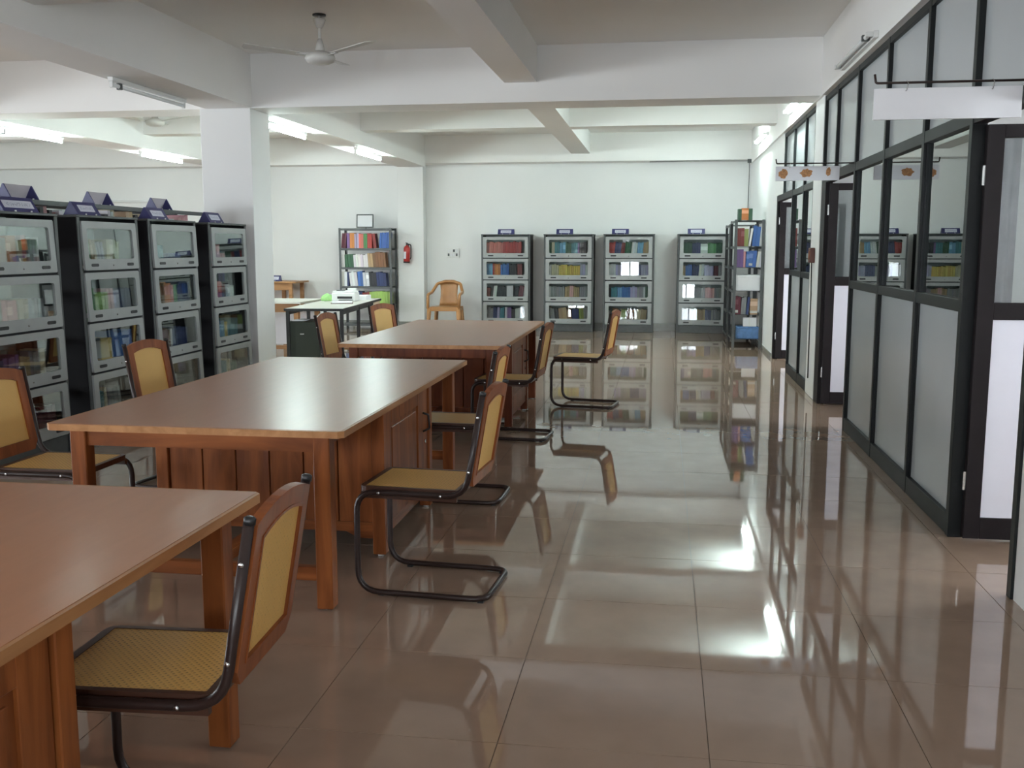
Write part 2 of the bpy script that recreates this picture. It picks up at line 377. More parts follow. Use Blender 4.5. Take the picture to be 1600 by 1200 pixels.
pillar((PX-.005, PX+.45, 9.50, 10.00, 0, ZB), 'white pillar set into the office partition')
pillar((-4.56, -4.10, 16.93, YB, 0, 2.83), 'white wall column carrying the fire extinguisher')
pillar((-10.6, -10.1, 9.55, 10.02, 0, ZB), 'far left white pillar')
# skirting tiles along the back wall
sk = struct('baseboard_back', 'skirt', (XL, PX, YB-.008, YB, 0, .125), 'grey skirting along the back wall')
for k in range(9):
    x0 = -4.05+k*.6
    box('skirting_tile', 'skirt', (x0+.002, min(x0+.598, PX-.002), YB-.016, YB-.006, .001, .125), sk)
struct('baseboard_column', 'skirt', (-4.57, -4.09, 16.915, 16.93, 0, .125), 'grey skirting around the wall column')
struct('baseboard_right', 'skirt', (PX-.010, PX, 13.14, 17.13, 0, .05), 'skirting along the far right wall')

# ------------------------------------------------------------------ glazed partition
def partition(name, label, posts, y0, y1, mid_rows=True):
    """posts: list of Y centres; panes between them; frame members are parts"""
    p = thing(name, label, 'partition', (PX+.03, y0, 0), kind='thing')
    def part(nm, mat, ya, yb, za, zb, e=.03, parent=p, off=0):
        return box(nm, mat, (-e+off, e+off, ya-y0, yb-y0, za, zb), parent, bevel=.002 if nm != 'pane' else 0)
    hw = .024
    for i, y in enumerate(posts):
        w = hw
        part('post', 'frame', y-w, y+w, 0, 2.76)
    for a, b in zip(posts[:-1], posts[1:]):
        ya, yb = a+hw, b-hw
        part('bottom_rail', 'frame', ya, yb, 0, .10, .028); part('lower_rail', 'frame', ya, yb, 1.105, 1.165, .028)
        part('middle_rail', 'frame', ya, yb, 1.985, 2.05, .028); part('top_rail', 'frame', ya, yb, 2.715, 2.76, .028)
        part('pane', 'frost', ya, yb, .10, 1.105, .004); part('pane', 'pane', ya, yb, 1.165, 1.985, .003)
        part('pane', 'frost', ya, yb, 2.05, 2.715, .004)
        for za, zb in ((.10, 1.105), (1.165, 1.985)):   # glazing beads
            part('bead', 'frame', ya, ya+.012, za, zb, .012); part('bead', 'frame', yb-.012, yb, za, zb, .012)
    return p, part
p1, part1 = partition('glass_partition', 'near black framed partition with grey lower panels and clear glass above', [5.03, 5.925, 6.93, 7.94], 5.0, 7.96)
# transom over the doors belongs to the sections it is screwed to
for a, b in ((4.14, 5.03),):
    part1('post', 'frame', a-.024, a+.024, 0, 2.76); part1('middle_rail', 'dframe', a+.024, b-.024, 1.985, 2.06); part1('top_rail', 'frame', a+.024, b-.024, 2.715, 2.76, .028)
    part1('pane', 'frost', a+.024, b-.024, 2.06, 2.715, .004)
for a, b in ((7.94, 8.83), (8.83, 9.47)):
    part1('middle_rail', 'dframe', a+.024, b-.024, 1.985, 2.06); part1('top_rail', 'frame', a+.024, b-.024, 2.715, 2.76, .028)
    part1('pane', 'frost', a+.024, b-.024, 2.06, 2.715, .004)
part1('post', 'frame', 8.81, 8.85, 1.985, 2.76); part1('post', 'dframe', 9.27, 9.49, 0, 1.985); part1('post', 'frame', 9.45, 9.49, 1.985, 2.76)
part1('post', 'frame', 5.005, 5.054, 0, 2.76, .034)
p2, part2 = partition('glass_partition', 'far black framed partition between white pillar and last door', [10.03, 10.72, 11.62], 10.0, 11.65)
for a, b in ((11.62, 12.46),):
    part2('middle_rail', 'dframe', a+.024, b-.024, 1.985, 2.06); part2('top_rail', 'frame', a+.024, b-.024, 2.715, 2.76, .028); part2('pane', 'frost', a+.024, b-.024, 2.06, 2.715, .004)
part2('post', 'frame', 12.44, 12.485, 1.985, 2.76); part2('post', 'dframe', 13.02, 13.115, 0, 1.985); part2('middle_rail', 'dframe', 12.485, 13.115, 1.985, 2.055)

def door(n, label, y, w, hinge_x=PX+.0, sw=.075):
    d = thing('door_%d' % n, label, None, (hinge_x, y, 0), kind='structure')
    e = .02
    def bx(nm, mat, x0, x1, z0, z1, ee=e, b=.002): return box(nm, mat, (x0, x1, -ee, ee, z0, z1), d, bevel=b)
    bx('stile', 'dframe', 0, sw, .01, 1.975); bx('stile', 'dframe', w-sw, w, .01, 1.975)
    bx('rail', 'dframe', sw, w-sw, .01, .115); bx('rail', 'dframe', sw, w-sw, 1.075, 1.155); bx('rail', 'dframe', sw, w-sw, 1.915, 1.975)
    bx('panel', 'whitep', sw, w-sw, .115, 1.075, .006, 0); bx('pane', 'pane', sw, w-sw, 1.155, 1.915, .003, 0)
    h = box('handle', 'steel', (w-sw+.02, w-sw+.035, -.06, -.045, .95, 1.12), d); box('handle_mount', 'steel', (w-sw+.02, w-sw+.035, -.046, -e, .96, .975), h)
    box('handle_mount', 'steel', (w-sw+.02, w-sw+.035, -.046, -e, 1.095, 1.11), h)
    for z in (.25, 1.7): box('hinge', 'steel', (-.012, .004, -.012, .012, z, z+.09), d)
    return d
door(1, 'nearest dark framed office door standing open, white lower panel', 4.972, .86, PX+.052)
door(2, 'middle dark framed office door standing open beside the pillar', 9.235, .86, PX+.03)
door(3, 'farthest dark framed office door standing open', 12.99, .80, PX+.03)

# boards hanging from rods over the corridor
def hanging_board(loc, x0, x1, z0, z1, label, patches):
    b = thing('hanging_sign', label, 'sign', loc)
    box('board', 'board', (x0, x1, -.006, .006, z0, z1), b, bevel=.001)
    zr = z1+.022
    obj('rod', sweep('rod', fillet([(x0-.0, 0, zr+.035), (x0+.005, 0, zr), (PX-loc[0]+.0, 0, zr)], .01), .005, 6), 'tube', b)
    for k in (.22, .8):
        x = x0+(x1-x0)*k
        obj('hook', sweep('hook', [(x, 0, zr+.006), (x+.006, -.006, zr-.004), (x, -.008, z1-.008), (x-.004, -.008, z1-.012)], .0025, 5), 'steel', b)
    rp = random.Random(5)
    for cx, cz, w, h in patches:
        pts = []
        for k in range(18):
            a = 2*PI*k/18; q = rp.uniform(.75, 1.1); pts.append((cx+w*q*math.cos(a), cz+h*q*math.sin(a)))
        obj('glue_patch', prism('glue_patch', pts, -.0085, -.0055), 'flake', b)
    return b
hanging_board((0, 4.30, 0), .832, 1.395, 1.925, 2.048, 'blank white board hanging over the nearest office door', [])
hanging_board((0, 8.0, 0), .848, 1.322, 1.922, 2.030, 'white hanging board with three brown glue patches', [(.905, 1.972, .035, .038), (1.075, 1.980, .048, .032), (1.238, 1.986, .020, .034)])

# ------------------------------------------------------------------ tube lights
def tube_light(label, loc, rot, lit, n=1.22):
    """local: lies along y, mounted on a surface above (+z)"""
    t = thing('tube_light', label, 'tube light', loc, rot, 'tube lights')
    box('batten', 'white', (-.024, .024, -n/2-.02, n/2+.02, -.034, 0), t, bevel=.004)
    for s in (-1, 1): box('lamp_holder', 'white', (-.016, .016, s*n/2-.013, s*n/2+.013, -.082, -.034), t, bevel=.003)
    o = obj('tube', lathe('tube', [(.006, -n/2+.012), (.0165, -n/2+.02), (.0165, n/2-.02), (.006, n/2-.012)], 12, 'y'), 'tubeon' if lit else 'tubeoff', t, loc=(0, 0, -.06))
    box('starter', 'black' if lit else 'dkgrey', (-.019, .019, -n/2+.10, -n/2+.135, -.085, -.034), t, bevel=.003)
    return t
tube_light('lit tube light on beam just behind the pillar', (-4.27, 11.05, ZB), (0, 0, 0), True)
tube_light('lit tube light on beam nearest the wall column', (-4.20, 14.05, ZB), (0, 0, 0), True)
tube_light('lit tube light at the left edge of the photo', (-7.40, 11.0, ZB), (0, 0, 0), True)
tube_light('lit tube light just left of the pillar', (-7.36, 14.05, ZB), (0, 0, 0), True)
RW = PX-.03
tube_light('lit tube light above partition nearer the camera', (RW, 11.15, 2.92), (0, PI/2, 0), True)
tube_light('lit tube light above the far right wall', (RW, 14.75, 2.95), (0, PI/2, 0), True)
tube_light('unlit tube light above the near partition', (RW, 7.75, 2.82), (0, PI/2, 0), False)
tube_light('unlit tube light under the beam in front of pillar', (-4.42, 8.28, ZB), (0, 0, 0), False)
tube_light('unlit tube light low on the back wall above racks', (-9.55, YB, 2.24), Matrix(((0, 1, 0), (0, 0, 1), (1, 0, 0))).to_euler(), False, 1.22)

# ------------------------------------------------------------------ ceiling fans
def fan(label, loc, ang, drop=.33):
    f = thing('ceiling_fan', label, 'fan', loc, (0, 0, 0), 'ceiling fans')
    obj('hook_plate', lathe('hook_plate', [(.055, 0), (.055, -.012)], 12), 'black', f)
    obj('canopy_cup', lathe('canopy_cup', [(.05, -.035), (.052, -.045), (.028, -.10), (.02, -.11)], 14), 'fan', f)
    obj('down_rod', lathe('down_rod', [(.014, 0), (.014, -drop+.05)], 8), 'fan', f)
    obj('lower_cup', lathe('lower_cup', [(.016, -drop+.14), (.03, -drop+.1), (.045, -drop+.03)], 12), 'fan', f)
    obj('motor', lathe('motor', [(.05, -drop+.04), (.115, -drop+.015), (.125, -drop-.015), (.11, -drop-.045), (.07, -drop-.06), (.02, -drop-.065)], 20), 'fan', f)
    for k in range(3):
        a = ang+k*2*PI/3
        b = obj('blade', prism('blade', [(.17, -.05), (.60, -.06), (.62, -.02), (.61, .05), (.17, .04)], -.0025, .0025, 'z'), 'fan', f, loc=(0, 0, -drop), rot=(.14, -.07, a))
        box('blade_arm', 'fan', (.10, .20, -.018, .018, -.010, -.003), b)
    return f
fan('white three-blade ceiling fan in the near bay', (-2.80, 8.06, ZS), PI/2)
fan('white ceiling fan seen beneath main beam left of pillar', (-6.62, 12.5, ZS), PI/2+.3, .24)

# ------------------------------------------------------------------ reading tables
def make_table(label, cx, cy, tone='wood', shift=0, flip=1):
    t = thing('reading_table', label, 'table', (cx, cy, 0), (0, 0, 0), 'long reading tables')
    hx, hy, zt = .61, 1.22, .727
    wz, wx, wy = (tone, tone+'x' if tone == 'wood' else tone, tone+'y' if tone == 'wood' else tone)
    top = box('table_top', 'lam', (-hx+.012, hx-.012, -hy+.012, hy-.012, zt-.026, zt), t)
    obj('edge_lipping', ring('edge_lipping', [(-hx, -hy+.02), (-hx+.02, -hy), (hx-.02, -hy), (hx, -hy+.02), (hx, hy-.02), (hx-.02, hy), (-hx+.02, hy), (-hx, hy-.02)],
        [(-hx+.0125, -hy+.02), (-hx+.02, -hy+.0125), (hx-.02, -hy+.0125), (hx-.0125, -hy+.02), (hx-.0125, hy-.02), (hx-.02, hy-.0125), (-hx+.02, hy-.0125), (-hx+.0125, hy-.02)], zt-.027, zt-.001, 'z'), 'lip', top)
    lx, ly = .505, 1.135
    for sx in (-1, 1):
        for sy in (-1, 1):
            lg = box('leg', wz, (sx*lx-.033, sx*lx+.033, sy*ly-.033, sy*ly+.033, .006, zt-.027), t, bevel=.004)
            obj('glide', lathe('glide', [(.016, 0), (.018, .008)], 8), 'white', lg, loc=(sx*lx, sy*ly, 0))
    for sy in (-1, 1):
        box('apron', wx, (-lx+.033, lx-.033, sy*ly-.014, sy*ly+.014, zt-.097, zt-.027), t)
        box('stretcher', wx, (-lx+.033, lx-.033, sy*ly-.018, sy*ly+.018, .115, .17), t, bevel=.003)
        box('stretcher', wy, (-.03, .03, min(sy*(ly-.018), sy*.45+shift), max(sy*(ly-.018), sy*.45+shift), .115, .165), t, bevel=.003)
    for sx in (-1, 1):
        box('apron', wy, (sx*lx-.012, sx*lx+.012, -ly+.033, -.475, zt-.075, zt-.027), t)
        box('apron', wy, (sx*lx-.012, sx*lx+.012, .475, ly-.033, zt-.075, zt-.027), t)
    # storage cabinet under the middle
    c = obj('cabinet', boxmesh('cabinet', [(-.50, .50, -.41, .41, .12, .69)]), 'redwood', t, loc=(0, shift, 0))
    bx_, by_ = .525, .445
    for sx in (-1, 1):
        for sy in (-1, 1):
            box('corner_post', wz, (sx*bx_-.03, sx*bx_+.03, sy*by_-.03, sy*by_+.03, .012, .698), c, bevel=.003)
            obj('glide', lathe('glide', [(.015, 0), (.017, .014)], 8), 'white', c, loc=(sx*bx_, sy*by_, 0))
    n = 6; pw = (2*bx_-.06)/n
    for sy in (-1, 1):
        for k in range(n):
            x0 = -bx_+.03+k*pw
            box('plank', wz, (x0+.0025, x0+pw-.0025, sy*by_-.012, sy*by_+.012, .135, .698), c, bevel=.003)
        pts = [(-bx_+.03, .085), (-bx_+.10, .085), (-bx_+.16, .115), (bx_-.16, .115), (bx_-.10, .085), (bx_-.03, .085), (bx_-.03, .16), (-bx_+.03, .16)]
        obj('plinth_rail', prism('plinth_rail', pts, sy*by_-.02, sy*by_+.02), wx, c)
    for sx in (-1, 1):
        d = box('door', wz, (sx*bx_-.010, sx*bx_+.010, -by_+.035, by_-.035, .135, .69), c, bevel=.002)
        def fb(nm, y0, y1, z0, z1, e=.012): box(nm, wz, (sx*(bx_+.008), sx*(bx_+.008+e), y0, y1, z0, z1) if sx > 0 else (-(bx_+.008+e), -(bx_+.008), y0, y1, z0, z1), d, bevel=.002)
        ya, yb = -by_+.037, by_-.037
        if flip < 0:
            fb0 = fb; fb = lambda nm, y0, y1, z0, z1, e=.012: fb0(nm, -y1, -y0, z0, z1, e)
        fb('door_stile', ya, ya+.10, .137, .688); fb('door_stile', yb-.20, yb, .137, .688)
        fb('door_rail', ya+.10, yb-.20, .137, .235); fb('door_rail', ya+.10, yb-.20, .60, .688); fb('raised_panel', ya+.125, yb-.225, .26, .575, .009)
        xo = sx*(bx_+.02)
        obj('pull_handle', sweep('pull_handle', fillet([(xo, flip*(yb-.10), .545), (xo+sx*.03, flip*(yb-.095), .535), (xo+sx*.034, flip*(yb-.085), .46), (xo, flip*(yb-.10), .445)], .012), .006, 6), 'black', d)
        obj('lock', lathe('lock', [(.012, 0), (.012, sx*.006)], 10, 'x'), 'steel', d, loc=(xo, flip*(yb-.06), .385))
        box('plinth_rail', wy, (sx*bx_-.015, sx*bx_+.015, -by_+.03, by_-.03, .085, .133), c)
    return t
make_table('nearest brown-topped reading table in the bottom left corner', -1.72, 1.39, shift=-.10, flip=-1)
make_table('middle brown-topped reading table with plank cabinet beneath', -1.786, 4.747)
make_table('far reading table with dark red wood cabinet', -1.70, 8.065, tone='redwood')

# ------------------------------------------------------------------ cane cantilever chairs
def make_chair():
    ch = thing('cane_chair', '', 'chair')
    r, yy = .0125, .197
    zt, zs = .845, .432
    side = [(.262, zt), (.190, zs), (-.268, zs), (-.268, .014), (.272, .014)]
    pts = [(x, -yy, z) for x, z in side]+[(x, yy, z) for x, z in reversed(side)]
    rad = [0, .10, .085, .095, .07, .07, .095, .085, .10, 0]
    obj('tube_frame', sweep('tube_frame', fillet(pts, rad, 6), r, 10), 'tube', ch)
    for s in (-1, 1):
        obj('end_cap', lathe('end_cap', [(.0135, 0), (.0135, .012), (.009, .016)], 10), 'black', ch, loc=(.2625, s*yy, zt-.004), rot=(0, .17, 0))
        for bx_, bz in ((.246, .755), (.207, .535), (.09, zs), (-.17, zs)):
            obj('bolt', lathe('bolt', [(.0065, 0), (.006, s*.003), (.003, s*.0045)], 8, 'y'), 'steel', ch, loc=(bx_, s*(yy+r-.001), bz))
        for fx in (-.17, .25): box('rubber_foot', 'black', (fx-.012, fx+.012, s*(yy-.01)-.012, s*(yy-.01)+.012, 0, .008), ch)
    # seat: wooden frame with cane panel
    o = rrect(-.262, .165, -.183, .183, .03); i = rrect(-.240, .140, -.166, .166, .006)
    seat = obj('seat_frame', ring('seat_frame', o, i, zs-.004, zs+.020, 'z'), 'cwoodd', ch)
    box('seat_rail', 'cwoodd', (-.255, .15, -.184, -.165, zs-.028, zs-.004), seat); box('seat_rail', 'cwoodd', (-.255, .15, .165, .184, zs-.028, zs-.004), seat)
    obj('seat_cane', boxmesh('seat_cane', [(-.2395, .1395, -.1655, .1655, zs+.010, zs+.0185)]), 'cane', seat)
    # backrest: leaning frame, arched head, cane panel; outline in (y, v) with v up the back
    b = obj('backrest', None, None, ch, loc=(.196, 0, .468), rot=(0, .172, 0)); b.empty_display_size = .05
    n = 8; hw = .183
    top = [(hw-2*hw*k/n, .375+.030*(1-((hw-2*hw*k/n)/hw)**2)) for k in range(n+1)]
    outer = [(-hw+.03, 0), (hw-.03, 0), (hw, .04)]+top+[(-hw, .04)]
    iw = .134
    itop = [(iw-2*iw*k/n, 0.332+.022*(1-((iw-2*iw*k/n)/iw)**2)) for k in range(n+1)]
    inner = [(-iw, .052), (iw, .052), (iw, .07)]+itop+[(-iw, .07)]
    obj('back_frame', ring('back_frame', outer, inner, -.006, .016, 'x'), 'cwood', b)
    cp = [(-iw+.0005, .0525), (iw-.0005, .0525)]+[(y, v-.0005) for y, v in itop]
    # cane built flat in its own xy plane so that the weave runs across it
    bm = bmesh.new(); A = [bm.verts.new((y, v, -.004)) for y, v in cp]; B = [bm.verts.new((y, v, .004)) for y, v in cp]
    bm.faces.new(A); bm.faces.new(B)
    for k in range(len(cp)): bm.faces.new([A[k], A[(k+1) % len(cp)], B[(k+1) % len(cp)], B[k]])
    co = obj('back_cane', finish(bm, 'back_cane'), 'cane', b, loc=(.006, 0, 0)); co.matrix_local = Matrix(((0, 0, 1, .006), (1, 0, 0, 0), (0, 1, 0, 0), (0, 0, 0, 1)))
    bo = [(-iw-.007, .045), (iw+.007, .045)]+[(y*1.05, v+.007) for y, v in itop]; bi = [(-iw, .052), (iw, .052)]+itop
    obj('bead_moulding', ring('bead_moulding', bo, bi, .0155, .019, 'x'), 'cwood', b)
    return ch
chairs = [
 (-1.115, 2.09, 3, 'cane chair pulled up to the nearest table in foreground'),
 (-.93, 3.97, -4, 'cane chair standing away from middle table at its near corner'),
 (-1.14, 5.46, -2, 'cane chair pushed under the right side of middle table'),
 (-1.09, 7.30, -4, 'cane chair tucked against right side of the far table'),
 (-.665, 8.88, -9, 'cane chair standing alone in the aisle beyond far table'),
 (-2.73, 4.07, 180, 'cane chair at photo left edge behind the middle table'),
 (-2.80, 5.50, 172, 'cane chair before the left bookcases across middle table'),
 (-2.56, 8.06, 174, 'cane chair beside the dark green steel pedestal'),
 (-2.50, 9.42, 157, 'cane chair in front of the beige desk end panel'),
]
ch0 = make_chair()
for i, (x, y, a, lab) in enumerate(chairs):
    o = ch0 if i == 0 else copy_tree(ch0)
    o.location = (x, y, 0); o.rotation_euler = (0, 0, math.radians(a)); tag(o, lab, 'chair', 'cane cantilever chairs')

# ------------------------------------------------------------------ books
BOOKS = []      # (matrix, size, colour name, rgb, place, order)
COL = {'red': (.42, .04, .035), 'dark red': (.19, .022, .02), 'coral': (.60, .16, .13), 'orange': (.62, .21, .05), 'yellow': (.62, .45, .10), 'cream': (.60, .52, .36), 'green': (.08, .26, .09),
       'dark green': (.03, .10, .05), 'lime': (.33, .50, .12), 'olive': (.26, .30, .08), 'blue': (.05, .14, .42), 'light blue': (.16, .36, .58), 'navy': (.025, .04, .13), 'teal': (.05, .20, .24), 'purple': (.20, .10, .28),
       'white': (.68, .68, .68), 'grey': (.27, .27, .28), 'black': (.02, .02, .024), 'brown': (.22, .10, .04), 'tan': (.42, .29, .16), 'maroon': (.13, .02, .035), 'pink': (.66, .34, .34), 'lavender': (.42, .38, .56)}
def shelf_books(mat, x0, x1, ydepth, z, hmax, spec, place, seed, depth=.16):
    """fill a shelf from x0 to x1 (local), spines at local y=ydepth; spec: list of (colour, count, width, height, lean)"""
    rb = random.Random(seed); x = x0; order = 0; prev = 0
    for colr, cnt, w, h, lean in spec:
        for _ in range(cnt):
            ww = w*rb.uniform(.85, 1.15); hh = min(hmax, h*rb.uniform(.95, 1.04)); ln = lean
            adv = ww/math.cos(ln)+.0015
            if ln < prev: x += hh*(math.sin(prev)-math.sin(ln))
            prev = ln
            if x+adv > x1: return
            if colr is None: x += ww; continue
            c = COL[colr]; k = rb.uniform(.85, 1.15); rgb = tuple(min(1, v*k*rb.uniform(.93, 1.07)) for v in c)
            # lean: rotate about the lower edge so that the book stays on the shelf
            zz = z+(math.sin(abs(ln))*ww if ln > 0 else 0)
            off = (Vector((math.sin(abs(ln))*0, 0, 0)))
            loc = Matrix.Translation((x, ydepth+rb.uniform(0, .012), zz+.0005)) @ Matrix.Rotation(ln, 4, 'Y')
            BOOKS.append([mat @ loc, (ww, depth*rb.uniform(.9, 1.0), hh), colr, rgb, place, order]); order += 1
            x += adv
def auto_spec(seed, width, palette, wmin=.02, wmax=.04, h=.24, lean=0, fill=1.0):
    ra = random.Random(seed); out = []; x = 0
    while x < width*fill:
        w = ra.uniform(wmin, wmax); c = ra.choice(palette); k = ra.choice((1, 1, 2, 3)); out.append((c, k, w, h*ra.uniform(.84, 1.0), lean+(ra.choice((0, 0, -.07, -.12)) if lean else 0))); x += k*w
    return out

# ------------------------------------------------------------------ glass-door bookcases
def tent_sign(label, loc, rotz, w=.27, h=.085, flip=False, dep=.05):
    s = thing('name_stand', label, 'sign', loc, (0, 0, rotz), 'subject name stands')
    A = math.atan2(dep, h)
    if flip:
        for x0 in (0, w-.012): obj('end_bracket', prism('end_bracket', [(-dep, 0), (dep, 0), (.004, h), (-.004, h)], x0, x0+.012, 'x'), 'navy', s)
        obj('blank_face', prism('blank_face', [(dep-.006, 0), (dep, 0), (.004, h), (-.002, h)], .012, w-.012, 'x'), 'pink', s)
        obj('base_strip', boxmesh('base_strip', [(.012, w-.012, -dep, dep-.006, 0, .004)]), 'navy', s)
    else:
        obj('stand_body', prism('stand_body', [(-dep, 0), (dep, 0), (.004, h), (-.004, h)], 0, w, 'x'), 'navy', s)
        obj('label_plate', boxmesh('label_plate', [(.05 if w < .3 else .03, w-.05 if w < .3 else w-.03, -.001, .001, -.026, .028)]), 'label', s, loc=(0, -dep*.5-.003, h*.5), rot=(-A+.06, 0, 0))
    for k in (.3, .75): obj('stand_foot', lathe('stand_foot', [(.006, -.004), (.006, .006)], 8), 'white', s, loc=(w*k, -dep-.004, .004))
    return s
CW, CD, CH = .83, .37, 1.63
TIERS = [(1.240, 1.590), (.873, 1.223), (.506, .856), (.139, .489)]
shared = {}
def bookcase(label, mat, W_=CW, tilts=None, group='glass-door bookcases', dark=True):
    b = thing('bookcase', label, 'bookcase', group=group); b.matrix_world = mat
    def S_(nm, key, fn, m, **k):
        kk = (key, round(W_, 3))
        if kk not in shared: shared[kk] = fn()
        return obj(nm, shared[kk], m, k.get('parent', b), loc=k.get('loc'), rot=k.get('rot'))
    S_('side_panel', 'side', lambda: boxmesh('side_panel', [(0, .018, 0, CD, 0, CH-.012)], .002), 'side'); S_('side_panel', 'side', None, 'side', loc=(W_-.018, 0, 0))
    S_('top_panel', 'top', lambda: boxmesh('top_panel', [(-.006, W_+.006, -.012, CD, CH-.012, CH+.006)], .003), 'dkgrey')
    S_('back_panel', 'back', lambda: boxmesh('back_panel', [(.018, W_-.018, CD-.012, CD, .1, CH-.012)]), 'inner')
    S_('plinth', 'plinth', lambda: boxmesh('plinth', [(.018, W_-.018, .004, CD-.012, 0, .128)], .003), 'dkgrey')
    S_('front_post', 'post', lambda: boxmesh('front_post', [(.0, .032, -.010, -.0005, 0, CH-.012)], .002), 'dkgrey'); S_('front_post', 'post', None, 'dkgrey', loc=(W_-.032, 0, 0))
    for z0, z1 in TIERS:
        S_('shelf', 'shelf', lambda: boxmesh('shelf', [(.018, W_-.018, .006, CD-.012, -.014, 0)]), 'inner', loc=(0, 0, z0))
    for zr in (1.223, .856, .489):  # rails added behind the door gaps, gap shade in their colour
        S_('gap_shade_rail', 'rail', lambda: boxmesh('gap_shade_rail', [(.032, W_-.032, -.003, .005, 0, .017)]), 'side', loc=(0, 0, zr))
    for k, (z0, z1) in enumerate(TIERS):
        a0, a1 = .034, W_-.034; hgt = z1-z0
        tl, tw = (tilts[k] if tilts else (0, 0))
        def mk():
            o = rrect(a0, a1, 0, hgt, .012, 2); i = rrect(a0+.060, a1-.060, .078, hgt-.050, .018, 2)
            return ring('door', o, i, -.020, -.004)
        d = S_('door', 'door', mk, 'door', loc=(0, -.004-abs(tl)*.2, z0+.002), rot=(tl, 0, tw))
        S_('pane', 'pane', lambda: boxmesh('pane', [(a0+.054, a1-.054, -.012, -.009, .072, hgt-.044)]), 'glass', parent=d)
        for s in (.17, .83):
            hx_ = a0+(a1-a0)*s
            S_('grip_slot', 'slot', lambda: prism('grip_slot', rrect(-.048, .048, -.011, .011, .0108, 3), -.0225, -.0195), 'black', parent=d, loc=(hx_, 0, .036))
        S_('keyhole', 'key', lambda: lathe('keyhole', [(.006, -.0225), (.006, -.0195)], 8, 'y'), 'steel', parent=d, loc=((a0+a1)/2, 0, .032))
    return b
